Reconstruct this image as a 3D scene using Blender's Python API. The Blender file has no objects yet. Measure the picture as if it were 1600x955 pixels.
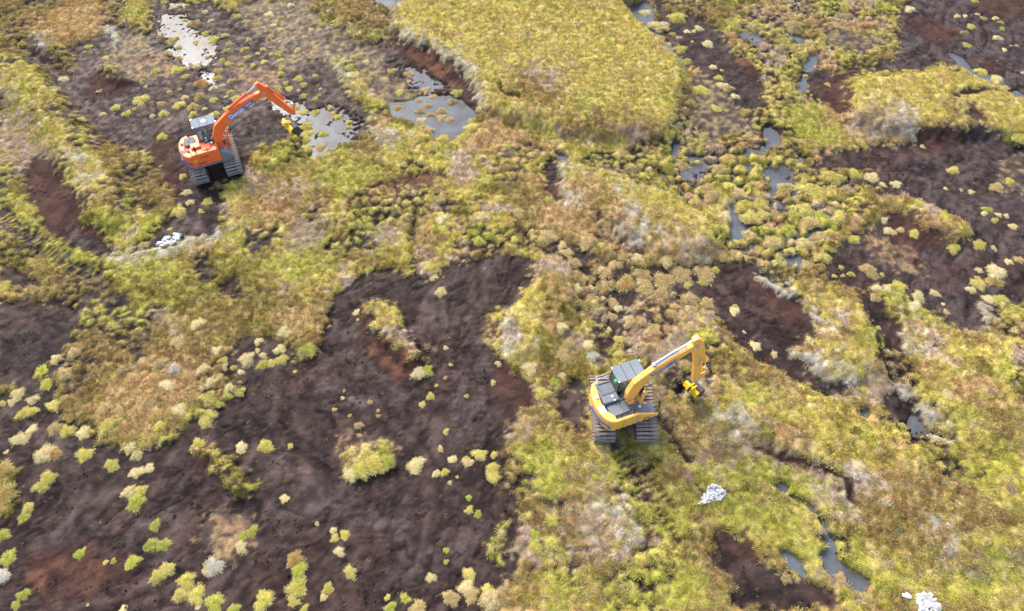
import bpy, bmesh, math, random
import numpy as np
from mathutils import Vector, Matrix

# ------------------------------------------------------------------ camera, sky, sun, exposure
SC = bpy.context.scene
COL = SC.collection
PITCH = math.radians(55.0); CAMH = 32.0; FPX = 1067.0; PCX, PCY = 800.0, 477.5
cam_d = bpy.data.cameras.new('camera'); cam = bpy.data.objects.new('camera', cam_d)
COL.objects.link(cam); cam_d.sensor_width = 36.0; cam_d.lens = 36.0 * FPX / 1600.0
cam_d.clip_start = 0.5; cam_d.clip_end = 3000
cam.location = (0, 0, CAMH); cam.rotation_euler = (math.radians(90) - PITCH, 0, 0)
SC.camera = cam
SUN_EL = math.radians(40); SUN_AZ = math.radians(-30)
w = bpy.data.worlds.new('World'); SC.world = w; w.use_nodes = True
nt = w.node_tree; bg = nt.nodes['Background']
sky = nt.nodes.new('ShaderNodeTexSky'); sky.sky_type = 'NISHITA'; sky.sun_disc = False
sky.sun_elevation = SUN_EL; sky.sun_rotation = SUN_AZ; sky.air_density = 1.0; sky.dust_density = 4.0; sky.ozone_density = 1.0
nt.links.new(sky.outputs[0], bg.inputs[0]); bg.inputs[1].default_value = 0.15
sd = bpy.data.lights.new('sun', 'SUN'); sd.energy = 0.95; sd.angle = math.radians(11); sd.color = (1.0, 0.95, 0.88)
sun = bpy.data.objects.new('sun', sd); COL.objects.link(sun)
sdir = Vector((math.sin(SUN_AZ) * math.cos(SUN_EL), math.cos(SUN_AZ) * math.cos(SUN_EL), math.sin(SUN_EL)))
sun.rotation_euler = sdir.to_track_quat('Z', 'Y').to_euler()
SC.view_settings.view_transform = 'Standard'; SC.view_settings.look = 'None'
SC.view_settings.exposure = 1.62; SC.view_settings.gamma = 1.0
SC.cycles.max_bounces = 5; SC.cycles.diffuse_bounces = 2; SC.cycles.glossy_bounces = 2

# ------------------------------------------------------------------ map helpers
def ground_pt(px, py, z=0.0):
    """survey point on the level z below a spot of the aerial picture"""
    u = (px - PCX) / FPX; v = (py - PCY) / FPX
    dy = math.cos(PITCH) - v * math.sin(PITCH); dz = -math.sin(PITCH) - v * math.cos(PITCH)
    t = (z - CAMH) / dz
    return np.array([u * t, dy * t])
def px_per_m(px, py):
    v = (py - PCY) / FPX
    return FPX / (CAMH / (math.sin(PITCH) + v * math.cos(PITCH)))
def lin(c):
    c = np.asarray(c, float) / 255.0
    return np.where(c <= 0.04045, c / 12.92, ((c + 0.055) / 1.055) ** 2.4)
RS = np.random.RandomState(7)
LAT = RS.rand(8, 256, 256)
def vnoise(x, y, k=0):
    xi = np.floor(x).astype(int); yi = np.floor(y).astype(int)
    fx = x - xi; fy = y - yi; fx = fx * fx * (3 - 2 * fx); fy = fy * fy * (3 - 2 * fy)
    L = LAT[k % 8]; a = xi & 255; b = yi & 255; a1 = (xi + 1) & 255; b1 = (yi + 1) & 255
    return (L[b, a] * (1 - fx) + L[b, a1] * fx) * (1 - fy) + (L[b1, a] * (1 - fx) + L[b1, a1] * fx) * fy
def fbm(x, y, o=4, k=0):
    s = 0; a = 1.0; t = 0
    for i in range(o):
        s = s + a * vnoise(x * 2 ** i + 17.3 * i, y * 2 ** i - 9.1 * i, k + i); t += a; a *= 0.55
    return s / t                         # 0..1
def hash2(i, j, k):
    h = (i * 73856093) ^ (j * 19349663) ^ (k * 83492791)
    h = (h ^ (h >> 13)) * 1274126177 & 0x7fffffff
    return ((h >> 7) & 0xffff) / 65535.0
def voronoi(x, y, s, k):
    """F1, F2, id hash a, id hash b of jittered cells of size s"""
    gx = x / s; gy = y / s; ix = np.floor(gx).astype(np.int64); iy = np.floor(gy).astype(np.int64)
    f1 = np.full(x.shape, 9.0); f2 = np.full(x.shape, 9.0); ca = np.zeros(x.shape, np.int64); cb = np.zeros(x.shape, np.int64)
    for dx in (-1, 0, 1):
        for dy in (-1, 0, 1):
            a = ix + dx; b = iy + dy
            d = np.hypot(a + 0.1 + 0.8 * hash2(a, b, k) - gx, b + 0.1 + 0.8 * hash2(a, b, k + 5) - gy)
            c = d < f1
            f2 = np.where(c, f1, np.minimum(f2, d)); f1 = np.where(c, d, f1)
            ca = np.where(c, a, ca); cb = np.where(c, b, cb)
    return f1, f2, ca, cb
def sstep(a, b, x):
    t = np.clip((x - a) / (b - a), 0, 1); return t * t * (3 - 2 * t)

# ------------------------------------------------------------------ ground grid
def axis(lo, hi, f, far, n):
    core = []; p = lo
    while p < hi: core.append(p); p += f(p)
    core.append(hi)
    g = np.array([1.6 ** i for i in range(n)]); g = np.cumsum(g); g = g / g[-1]
    return np.concatenate([(lo - (far) * g)[::-1], core, hi + far * g])
XS = axis(-45.0, 45.0, lambda p: 0.092, 900.0, 14)
YS = axis(4.5, 56.0, lambda p: 0.072 + 0.0009 * (p - 4.5), 900.0, 14)
GX, GY = np.meshgrid(XS, YS)
NY, NX = GX.shape
FAR = sstep(0, 12, np.maximum(np.maximum(-45 - GX, GX - 45), np.maximum(4.5 - GY, GY - 56)))
WX = GX + 0.55 * (fbm(GX * .9, GY * .9, 3, 0) - .5) * 2 * .6 + 0.22 * (fbm(GX * 3.3, GY * 3.3, 3, 2) - .5) * 2
WY = GY + 0.55 * (fbm(GX * .9 + 50, GY * .9, 3, 1) - .5) * 2 * .6 + 0.22 * (fbm(GX * 3.3 + 9, GY * 3.3, 3, 3) - .5) * 2

# land cover classes: level, dome height, plant density, colours as seen in bright light
CL = {
 'G': (0.0, .07, 1.0, [(200,184,98),(180,163,78),(214,198,136),(158,140,70),(190,158,112),(178,172,74)]),
 'V': (0.0, .07, 1.0, [(168,166,70),(186,178,86),(148,146,60),(202,188,112),(176,170,74)]),
 'B': (0.0, .08, 1.0, [(156,132,82),(132,112,66),(176,154,100),(144,126,54),(164,128,88),(186,170,104)]),
 'T': (0.0, .06, .8, [(190,158,110),(176,138,88),(200,174,126),(158,126,78),(186,166,100)]),
 'O': (0.0, .07, 1.0, [(126,116,48),(144,132,58),(106,94,44),(156,142,74)]),
 'L': (0.02, .10, .9, [(222,216,198),(204,194,176),(194,182,156),(176,162,112),(214,206,176)]),
 'M': (0.0, .08, .8, [(184,160,138),(162,138,114),(204,184,158),(138,114,92),(172,152,106)]),
 'K': (-.02, .30, 1.0, [(200,186,102),(184,168,84),(212,198,128),(156,138,72),(188,158,104),(178,178,76)]),
 'F': (-.15, .05, .42, [(172,152,108),(152,134,100),(182,162,108),(140,120,94)]),
 'J': (-.05, .08, .85, [(196,184,100),(182,168,86),(204,190,124),(160,142,80),(182,154,110)]),
 'H': (-.11, .05, .75, [(172,142,108),(150,118,90),(184,158,116),(130,104,84)]),
 'P': (-.11, 0, 0, [(90,73,68)]),
 'S': (-.11, 0, 0, [(114,98,94)]),
 'D': (-.15, 0, 0, [(68,55,53)]),
 'R': (-.07, 0, .05, [(116,86,76)]),
 'Q': (-.05, 0, .12, [(148,106,84)]),
 'X': (-.23, 0, 0, [(84,74,72)]),
 'W': (-.42, 0, 0, [(70,62,64)]),
}
KEYS = list(CL); IDX = {k: i for i, k in enumerate(KEYS)}
LEVEL = np.array([CL[k][0] for k in KEYS]); DOME = np.array([CL[k][1] for k in KEYS]); VEG = np.array([CL[k][2] for k in KEYS])
PAL = np.zeros((len(KEYS), 8, 3))
for i, k in enumerate(KEYS):
    for j in range(8): PAL[i, j] = lin(CL[k][3][j % len(CL[k][3])])
WATER_Z = -0.22
# where the two machines stand: x, y, ground level, yaw of the tracks, yaw of the house
def stand(px, py, zt, yaw, back):
    p = ground_pt(px, py, zt); return p[0] + math.cos(yaw) * back, p[1] + math.sin(yaw) * back
YT = math.radians(90.5); OT = math.radians(112.5)
yx, yy = stand(977.5, 690, .25, YT, 1.80)
ox_, oy_ = stand(341.0, 277, .25, OT, 1.80)
MACH = {'Y': (yx, yy, -.08, YT, math.radians(20)), 'O': (ox_, oy_, -.12, OT, math.radians(25))}
EXCAVATOR_FEET = []
for k_, (mx_, my_, mz_, t_, h_) in MACH.items():
    for s_ in (-1, 1):
        for f_ in np.arange(-1.7, 1.71, .4):
            EXCAVATOR_FEET.append((mx_ + math.cos(t_) * f_ - math.sin(t_) * s_ * 1.08, my_ + math.sin(t_) * f_ + math.cos(t_) * s_ * 1.08, .72))
# ------------------------------------------------------------------ survey of the bog (spots of the aerial picture)
# class | points of an outline          (painted in order)
REGIONS = '''
B|-200,-200 160,-60 170,60 100,80 40,60 0,80 -200,80
T|0,60 40,50 90,58 150,50 172,20 160,0 110,0 60,30 20,40 0,50
T|430,270 480,262 482,330 430,352 370,358 375,318
O|0,350 60,390 150,430 250,440 340,430 360,470 300,500 200,490 120,470 60,450 0,440
V|0,258 30,300 62,355 95,382 150,403 160,415 110,412 60,385 20,340 0,325
V|490,262 560,245 590,270 560,300 530,310 500,300
V|440,372 520,365 545,400 500,430 440,450 420,420
V|540,330 600,320 640,360 620,390 560,390
V|200,405 300,402 310,430 230,440
J|430,0 590,0 620,20 610,60 560,60 500,80 440,60
B|500,0 600,5 610,40 570,50 530,30
F|405,0 440,0 470,30 520,40 570,70 620,62 640,80 700,110 740,150 745,178 700,200 650,190 610,165 585,150 560,110 540,95 500,100 460,80 400,60 370,10
P|590,60 615,62 650,105 700,140 735,168 700,165 650,150 600,110
P|172,30 150,62 105,75 80,110 85,140 110,165 130,180 150,210 185,235 210,232 240,255 262,290 285,330 290,378 345,372 352,340 330,290 372,278 390,250 400,230 440,205 465,205 480,235 520,228 560,220 590,205 575,170 545,150 530,110 500,90 470,80 420,60 380,30 330,0 225,0 245,30 230,60 200,45
F|230,0 262,0 280,30 250,60 235,40
F|395,0 480,0 500,40 540,100 500,95 470,110 430,100 415,60 380,35
F|200,45 240,60 270,90 250,120 215,130 180,110 168,70
H|205,90 250,80 265,100 262,125 240,130 205,115
H|355,70 400,110 420,150 400,160 372,150 360,110
H|400,100 440,110 440,150 410,160 395,130
D|240,0 230,60 260,90 300,110 350,110 380,60 350,20 300,0
X|253,24 250,50 262,60 290,58 304,44 290,26
X|264,60 270,90 292,104 326,98 342,80 338,60 305,52 282,54
X|266,0 285,0 288,10 275,14
X|312,112 335,118 336,135 322,132
X|468,180 470,235 490,248 520,238 556,218 560,196 545,178 520,168 495,172
W|608,162 612,184 640,192 665,202 682,222 700,226 722,208 735,192 746,176 735,160 700,150 660,150 640,158
S|105,115 160,105 150,130 110,150
S|150,175 190,190 240,200 215,222 170,208
X|420,150 470,160 500,190 460,185 430,175
X|620,100 680,120 700,140 650,145
W|583,-8 625,-8 622,8 605,13 592,8
D|345,225 372,196 420,180 450,185 462,205 440,222 405,228 385,250 378,268 352,262
D|235,215 275,230 290,262 330,285 352,340 345,370 290,378 285,330 262,290 240,255
D|290,335 350,285 352,340 345,370 300,376
R|250,200 272,215 290,300 268,300 240,262 225,240
R|130,120 160,105 205,130 190,150 140,148
M|0,135 30,150 58,190 66,240 62,262 40,258 0,250
M|25,220 60,215 92,250 80,262 50,270 30,262
R|42,262 62,240 95,258 118,298 140,340 168,370 200,392 215,396 180,405 130,398 95,380 60,345 40,310
D|95,340 130,360 190,395 230,375 260,340 290,320 290,378 230,390 170,402 110,392
R|60,268 95,262 118,300 140,345 110,352 70,320
R|205,290 245,288 262,310 240,335 210,322
G|0,80 40,88 76,120 95,160 120,200 150,228 186,262 200,292 192,338 172,372 142,350 120,300 92,242 66,200 45,160 0,130
V|30,110 60,140 50,180 80,200 60,220 25,160
B|150,228 200,235 240,262 262,300 285,332 245,330 210,300 188,270
G|45,50 75,50 100,75 112,95 80,92 55,70
B|52,85 110,90 120,110 80,105
D|25,48 60,70 60,90 40,75
G|150,100 172,100 205,125 188,130 160,112
O|340,390 372,400 400,430 425,475 425,498 380,500 345,478 330,450 318,430 300,395
D|345,440 372,430 400,470 420,480 420,500 380,500 350,475
D|305,395 330,400 335,440 318,448 306,425
B|60,415 150,440 140,470 100,465 40,440
D|0,418 30,430 55,448 40,455 0,445
Q|590,286 640,272 690,268 722,255 735,265 710,285 650,288 600,302
T|560,300 620,285 640,300 590,310
M|445,350 490,345 500,375 470,392 448,380
M|570,360 610,350 625,375 590,395
G|640,290 760,270 850,300 840,360 780,380 690,380 640,400
B|700,300 760,290 770,320 710,330
B|760,340 830,340 830,375 780,380
G|780,0 985,0 985,18 1000,30 1030,60 1060,85 1064,120 1060,150 1070,180 1060,215 1050,245 1000,230 940,225 870,235 800,222 762,190 750,165 750,150 730,115 700,90 680,72 640,62 612,42 618,20 640,-10
B|800,100 840,105 880,140 880,165 840,160 812,150 800,130
M|805,105 850,100 875,120 872,140 840,130
B|870,180 940,165 1030,190 1050,230 1000,228 930,215 880,212
M|950,195 1010,200 1010,225 960,215
V|1020,120 1045,140 1040,175 1020,160
V|800,215 860,230 960,232 1050,248 1040,262 940,256 880,244 800,232
R|612,44 640,64 680,76 700,94 728,116 748,150 752,168 735,165 700,135 660,110 625,85 610,62
Q|640,75 700,102 735,150 715,140 665,105
T|735,190 830,205 880,235 830,225 790,225 735,215
V|880,150 940,150 960,165 900,175
G|700,240 760,215 860,240 885,255 880,330 840,380 780,380 700,330
T|780,270 840,275 860,320 820,330
B|800,270 880,300 930,370 840,385 790,340
T|830,300 900,320 930,368 870,372
R|845,255 872,248 884,262 880,280 888,312 865,316 850,290
D|850,256 868,252 878,264 872,290 860,285
T|884,256 920,262 960,278 1000,292 1052,315 1092,340 1112,370 1115,398 1080,412 1040,412 1000,405 955,400 925,375 895,335 882,300
G|884,254 930,260 985,282 1050,300 1092,328 1120,355 1100,365 1050,345 1010,325 975,300 930,280 890,276
O|920,300 950,320 960,342 935,340
O|1000,340 1040,345 1035,380 1010,395 995,370
M|950,345 990,340 992,370 1000,400 975,385
M|1080,360 1118,375 1122,400 1090,400
Q|960,370 1000,380 1010,405 975,395
K|1058,240 1130,195 1200,210 1250,236 1300,262 1352,290 1320,330 1310,350 1300,400 1250,422 1190,420 1140,402 1118,370 1100,335 1050,305 1020,285
J|1100,150 1180,190 1230,225 1200,235 1140,225 1060,240 1068,200 1066,150 1085,120
B|1078,150 1110,150 1105,175 1080,170
J|1060,-30 1380,-30 1400,60 1330,118 1280,130 1262,165 1230,170 1210,205 1190,190 1195,150 1150,80 1120,40 1075,10
G|1150,60 1220,90 1240,130 1220,180 1195,190 1200,130 1160,90
F|1290,40 1340,55 1395,55 1350,85 1290,75
F|1100,100 1140,150 1180,200 1120,220 1080,190 1085,130
V|1280,0 1318,0 1316,25 1300,32 1280,20
X|1150,45 1200,60 1210,75 1160,62
X|1225,45 1245,50 1260,75 1240,70
X|1170,225 1200,232 1190,250 1160,240
P|1020,0 1070,0 1100,30 1130,50 1150,90 1190,130 1196,160 1180,178 1150,170 1125,135 1092,110 1068,88 1040,60 1025,30
P|1155,78 1185,120 1196,150 1192,175 1160,165 1140,120
Q|1140,85 1165,92 1186,118 1170,115
B|1030,8 1120,0 1150,25 1110,30
W|971,6 985,0 1010,2 1020,12 1022,38 1042,66 1060,82 1078,108 1070,114 1055,92 1022,60 990,26
W|1264,88 1280,84 1270,105 1266,125 1258,146 1244,146 1256,118 1254,100
W|1195,200 1215,205 1222,225 1195,232
W|778,128 792,144 812,150 815,158 792,152 780,142
W|1052,228 1064,224 1058,244 1050,246
W|866,238 886,244 890,256 874,252
W|1130,282 1150,290 1168,302 1160,306 1138,292
W|1205,290 1216,292 1212,310 1200,306
W|1236,285 1250,296 1246,318 1236,310
W|1140,320 1160,326 1166,350 1160,380 1145,385 1142,355
W|1176,380 1195,388 1185,398 1172,392
W|1076,318 1098,332 1092,336 1074,325
S|1400,20 1440,-20 1800,-40 1800,150 1600,152 1580,140 1540,120 1480,100 1440,112 1400,112 1330,112 1300,122 1340,105 1400,90 1405,60
S|1310,300 1350,270 1400,262 1280,258 1272,240 1380,225 1440,230 1480,200 1530,195 1600,232 1800,240 1800,470 1600,480 1560,470 1540,500 1530,522 1500,520 1460,492 1420,472 1400,450 1350,445 1310,425 1290,402 1330,365 1375,345 1400,335 1420,315 1365,290
R|1415,30 1450,25 1490,40 1505,55 1480,75 1440,60
R|1520,0 1600,-10 1600,22 1560,26 1530,18
R|1530,90 1560,85 1580,110 1550,110
X|1180,255 1240,265 1250,300 1200,290
X|1060,250 1110,262 1090,290 1060,275
S|1390,270 1480,265 1540,280 1500,300 1420,300
S|1290,240 1400,232 1460,250 1390,262 1300,258
W|1480,82 1498,88 1520,108 1560,124 1600,150 1640,170 1640,185 1590,156 1550,134 1512,118
F|1560,250 1600,240 1600,300 1570,300
R|1290,120 1338,112 1328,160 1322,182 1300,182 1282,160
R|1420,190 1480,195 1510,215 1470,238 1420,228
G|1328,122 1380,116 1422,112 1480,108 1530,125 1600,158 1700,180 1700,215 1600,205 1560,205 1535,190 1520,165 1490,160 1480,180 1440,178 1400,195 1350,190 1328,160
M|1340,175 1400,168 1430,185 1425,225 1370,222 1330,210
M|1500,158 1530,160 1545,190 1520,195
R|1508,162 1534,164 1540,192 1515,185
V|1228,170 1262,165 1290,190 1325,215 1290,228 1250,224 1225,202
T|1285,165 1320,180 1335,212 1300,205
P|1258,110 1290,112 1330,112 1290,122 1280,160 1262,158 1266,135
G|1405,300 1432,312 1470,326 1512,348 1522,372 1500,378 1480,372 1452,352 1412,335
R|1395,330 1440,350 1490,378 1450,400 1400,372 1380,350
H|1355,370 1400,375 1440,410 1456,430 1425,430 1380,416 1362,400
P|1290,395 1340,392 1360,420 1350,460 1320,445 1280,440
S|1430,385 1500,400 1520,440 1470,465 1440,430
P|840,388 872,374 905,387 930,396 960,410 1000,418 1060,420 1120,408 1170,410 1230,426 1330,432 1342,452 1280,440 1220,440 1282,490 1262,530 1236,560 1190,546 1150,522 1100,482 1080,462 1010,462 985,480 965,540 940,572 905,560 912,530 932,490 930,460 900,420 870,402
P|1100,432 1150,425 1205,440 1262,482 1282,510 1266,526 1237,562 1290,580 1332,602 1338,622 1290,616 1240,596 1190,568 1150,538 1120,500 1098,470
R|1160,430 1200,440 1260,485 1270,510 1230,505 1180,460
R|1195,455 1225,475 1222,500 1200,490
S|1110,470 1170,500 1210,545 1180,540 1130,505
S|1240,580 1300,590 1330,612 1285,606
B|1005,458 1060,462 1100,480 1090,500 1040,490 985,500 985,478
P|1348,440 1382,460 1412,520 1412,560 1402,600 1418,625 1452,645 1478,680 1432,688 1400,664 1370,622 1372,602 1396,580 1390,550 1362,510 1346,472
R|1395,500 1412,520 1412,560 1402,590 1396,560
D|1400,625 1420,630 1452,648 1474,676 1440,655 1405,640
X|1408,655 1430,648 1452,668 1466,682 1432,688
W|1339,642 1356,640 1362,650 1350,657 1340,652
B|1240,420 1300,440 1335,450 1320,480 1270,470
G|1300,452 1342,462 1352,500 1392,550 1395,582 1372,612 1330,592 1270,572 1240,552 1265,530 1284,512 1282,482
M|1320,590 1370,580 1400,600 1375,625 1340,610
L|1240,548 1262,556 1300,575 1340,592 1330,602 1270,582 1240,565
M|980,478 1040,462 1080,485 1070,560 1050,622 1120,642 1180,692 1250,712 1330,752 1342,802 1310,782 1260,742 1180,722 1100,732 1060,702 1030,642 1022,560 975,540
B|1050,620 1120,650 1160,690 1100,700 1050,680
T|990,480 1060,470 1060,520 1000,540
O|1030,570 1052,575 1052,620 1036,615
D|1062,590 1082,588 1102,622 1090,630 1070,612
B|780,640 860,620 920,700 900,720 960,760 950,880 960,955 780,955 800,870 815,800 790,740 790,690
B|840,500 900,520 900,570 880,600 850,590 830,560
J|930,400 960,430 950,520 920,560 890,560 900,500
D|868,610 905,608 916,640 912,690 890,668 870,640
D|900,580 920,590 914,610 880,605
M|790,650 810,640 830,670 815,710 790,690
M|790,820 830,810 870,850 860,880 800,870
M|920,720 960,725 950,760 925,745
V|800,700 860,690 900,720 880,770 830,770
V|930,715 980,720 990,790 960,770
V|850,870 900,850 920,900 900,955 850,940
P|790,755 815,770 818,812 800,820
P|845,775 880,778 882,795 855,795
M|885,820 940,780 950,830 945,870 920,860 890,850
L|920,770 955,800 945,812 922,790
L|955,815 980,812 990,850 975,868 958,845
R|1000,810 1030,815 1032,845 1010,852
V|985,862 1040,852 1082,870 1110,900 1120,955 940,955 955,905
V|1095,740 1180,725 1260,740 1310,775 1330,832 1372,880 1425,920 1405,932 1340,895 1302,852 1272,795 1200,762 1115,768
V|1128,782 1200,770 1262,795 1296,850 1292,882 1250,878 1222,850 1180,832 1130,802
B|1010,720 1080,740 1100,800 1040,780
V|1030,770 1090,780 1085,850 1040,840
B|1085,805 1180,830 1230,880 1280,900 1320,955 1120,955 1100,900 1080,850
P|1112,835 1150,825 1182,862 1225,890 1262,905 1305,930 1300,955 1145,955 1135,905 1112,870
R|1118,820 1160,830 1190,870 1150,870
W|1204,756 1218,752 1232,760 1232,770 1215,772
W|1288,824 1302,846 1308,874 1334,892 1362,908 1352,928 1314,912 1290,892 1280,870 1290,850
W|1218,856 1242,862 1264,886 1254,902 1232,888
V|1465,620 1510,625 1525,660 1500,690 1470,670
B|1330,770 1420,800 1500,880 1490,920 1420,870 1350,840
V|1380,880 1500,900 1600,880 1600,955 1440,955
B|1450,740 1530,760 1520,790 1460,775
P|500,540 511,500 525,468 550,436 590,419 630,421 655,436 668,440 690,416 730,406 780,391 832,402 836,440 822,490 800,480 762,490 750,530 790,560 832,600 832,630 800,650 790,700 800,760 816,800 802,870 790,910 765,945 700,1100 -200,1100 -200,620 0,622 30,600 60,590 100,590 160,690 225,702 272,682 332,642 380,600 350,560 370,545 400,522 440,520 470,560
P|-200,470 0,468 60,466 105,478 124,492 122,516 105,545 75,577 60,592 30,602 -200,640
D|0,500 60,490 110,500 100,540 60,575 0,600
B|125,480 120,520 90,560 82,590 100,640 130,660 165,655 200,692 230,690 265,672 290,640 330,630 370,610 382,590 342,562 350,530 400,520 440,525 480,555 502,530 512,500 525,465 460,450 300,470
V|120,480 240,478 330,490 300,510 200,505 130,515
T|200,560 330,560 300,620 230,690 190,660 130,640 180,600
M|240,495 300,490 300,520 250,520
O|370,480 420,470 440,500 400,515
T|440,478 508,480 502,515 440,518
O|-10,730 15,735 28,770 10,800 -10,810
R|560,480 600,478 660,560 655,592 620,600 585,570 560,530
Q|560,508 578,512 615,540 640,560 655,578 640,592 605,576 572,545
G|562,480 590,470 622,482 640,525 672,556 668,566 640,555 610,530 578,505
L|575,490 590,500 600,520 580,512
G|765,492 800,480 836,440 832,402 872,396 896,420 902,450 886,492 872,532 842,572 812,560 785,545 780,510
O|872,396 896,420 902,450 888,490 880,450
L|780,505 795,520 800,545 788,540
Q|757,500 775,505 778,535 760,530
R|760,530 830,600 830,632 790,640 765,600
R|296,690 330,700 380,750 396,775 360,765 320,735
G|310,700 330,698 362,720 380,745 394,775 375,775 345,740
R|30,870 120,850 200,880 215,905 120,930 60,935
Q|45,890 95,872 110,895 85,925 50,925
Q|140,885 190,882 195,897 150,900
H|330,790 400,810 400,850 350,880 300,850
H|530,670 610,690 630,715 580,700 540,690
J|540,690 600,695 615,712 590,740 545,750
V|768,830 782,800 780,880 765,870
S|470,575 510,590 560,610 620,620 560,640 500,620
S|560,790 640,785 650,830 600,840
S|700,560 730,555 735,700 715,690
S|735,520 750,500 760,560 745,590
S|250,795 290,795 288,820 255,822
S|250,770 290,768 290,778 255,780
S|270,832 320,830 325,840 280,845
S|640,400 660,440 700,500 680,520
S|630,850 690,860 660,910 610,900
S|45,50 90,100 80,110 40,100
W|20,1200 60,1200 60,1210
'''
# lines: class | width px | ribbed? | points
LINES = '''
L|7|0|622,6 612,42 640,60 678,70 702,88 730,110 746,140 754,160
L|6|0|510,88 525,95 545,140 548,150
V|9|0|520,92 545,100 552,130 560,150 590,165
L|8|0|575,185 580,205 605,215 622,230
L|10|0|884,262 882,290 888,312
L|10|0|955,285 980,305 990,330 990,372 1005,378
L|9|0|1038,362 1060,380 1078,400
L|7|0|1300,722 1340,742 1372,770 1385,790
L|9|0|1440,800 1478,835 1500,870 1512,895
L|6|0|1322,768 1325,790 1327,812
L|12|0|1408,612 1430,630 1455,655 1472,678
L|9|0|1412,480 1418,520 1420,550
L|9|0|1540,480 1545,500 1538,515
L|6|0|1262,480 1280,505
L|9|0|1180,432 1205,445 1230,458
L|8|0|1480,360 1500,372
L|7|0|790,500 800,520 798,560
L|9|0|1395,165 1420,185 1420,205
L|9|0|1095,600 1140,650 1190,680
L|7|0|165,45 185,60 180,72
L|7|0|60,55 72,75
L|8|0|120,240 135,290
L|10|0|170,405 260,395 320,375 345,368
L|8|0|440,300 480,290
R|8|0|1180,700 1220,715 1290,730 1320,745 1332,785
D|6|0|1290,735 1330,748 1335,785
D|5|0|808,224 825,227 848,233
D|5|0|938,925 946,915 958,900 975,888 984,878
D|5|0|984,878 995,862 1025,856
D|3|0|1135,770 1160,768 1185,766
W|6|0|1236,775 1265,788 1290,815 1296,840
D|5|0|652,322 648,350 645,390 648,415 662,440
D|26|1|962,700 985,735 1010,775
D|12|1|1012,735 1030,765 1055,800
D|12|1|1010,775 1040,815 1060,845
D|4|0|1085,755 1100,775
D|22|1|8,335 30,362 62,388 100,402
D|22|1|98,412 128,425 150,432
D|10|0|0,414 35,430 60,447
D|9|0|0,28 25,16 55,2
D|5|0|885,600 915,620
O|16|1|880,575 905,585 935,590
S|16|1|690,470 705,560 712,690
S|16|1|742,480 755,560 750,700
D|7|0|50,840 80,790 105,755
D|6|0|165,930 215,895 240,870
D|5|0|250,785 252,830
S|12|0|400,790 470,800 530,770
S|12|0|470,740 500,780 545,800
D|9|0|520,620 590,610 640,625
D|8|0|600,880 680,885 720,870
D|8|1|735,870 790,868
D|12|0|640,600 650,680 640,740
D|8|0|1490,150 1580,140 1600,135
D|9|0|1280,262 1380,262 1440,272
D|8|0|1370,300 1440,310 1500,340 1540,380
D|8|0|1345,460 1380,560 1392,590
D|7|0|60,470 100,480 122,495
D|9|0|515,495 528,468 552,440 585,424
D|8|0|640,530 680,570 678,590
D|9|0|395,780 408,800 395,830
D|8|0|900,600 910,650
D|10|0|1030,650 1055,690 1075,720
'''
# raised hags: height m, edge softness m | outline (of their tops)
HAGS = '''
0.85|0.9|780,-40 985,-30 1000,30 1030,60 1058,88 1060,120 1052,180 1040,205 980,205 900,200 850,180 800,170 765,160 735,115 700,88 680,70 640,58 618,40 622,15 640,-40
0.55|0.9|0,85 40,95 70,125 92,165 118,205 150,235 180,270 180,330 165,350 140,330 115,285 90,235 55,180 0,140
0.7|1.0|888,258 930,262 985,282 1050,304 1095,335 1110,365 1095,385 1040,390 1000,375 960,350 910,310 890,290
0.8|0.8|1332,128 1380,120 1422,116 1480,112 1530,130 1600,160 1700,190 1700,210 1560,200 1500,200 1440,200 1380,195 1340,180
0.5|0.5|568,482 595,472 620,485 638,525 655,552 640,560 605,535 575,510
0.45|0.6|785,500 830,455 840,405 872,400 892,425 895,455 880,490 850,545 810,545
0.4|0.5|1410,305 1440,317 1480,335 1512,355 1505,370 1470,355 1430,335
0.35|0.5|318,702 340,706 370,735 385,765 370,765 340,735
0.4|0.9|1305,455 1345,470 1355,505 1388,550 1385,575 1330,580 1260,552 1285,525
0.5|1.2|1110,490 1180,580 1280,640 1400,700 1560,720 1600,640 1600,540 1520,560 1460,600 1520,700 1700,760 1700,850 1500,860 1400,790 1300,730 1180,680 1100,620 1085,560
0.4|0.7|980,500 1040,475 1085,500 1060,600 1020,560
0.35|0.4|158,103 178,105 200,125 180,128
0.35|0.6|385,230 430,215 455,240 430,262 395,255
0.3|0.5|540,705 590,697 608,712 585,735 548,742
0.45|1.0|555,10 600,15 600,45 560,55 520,40
0.4|0.6|20,55 70,50 105,85 80,90
'''
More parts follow.
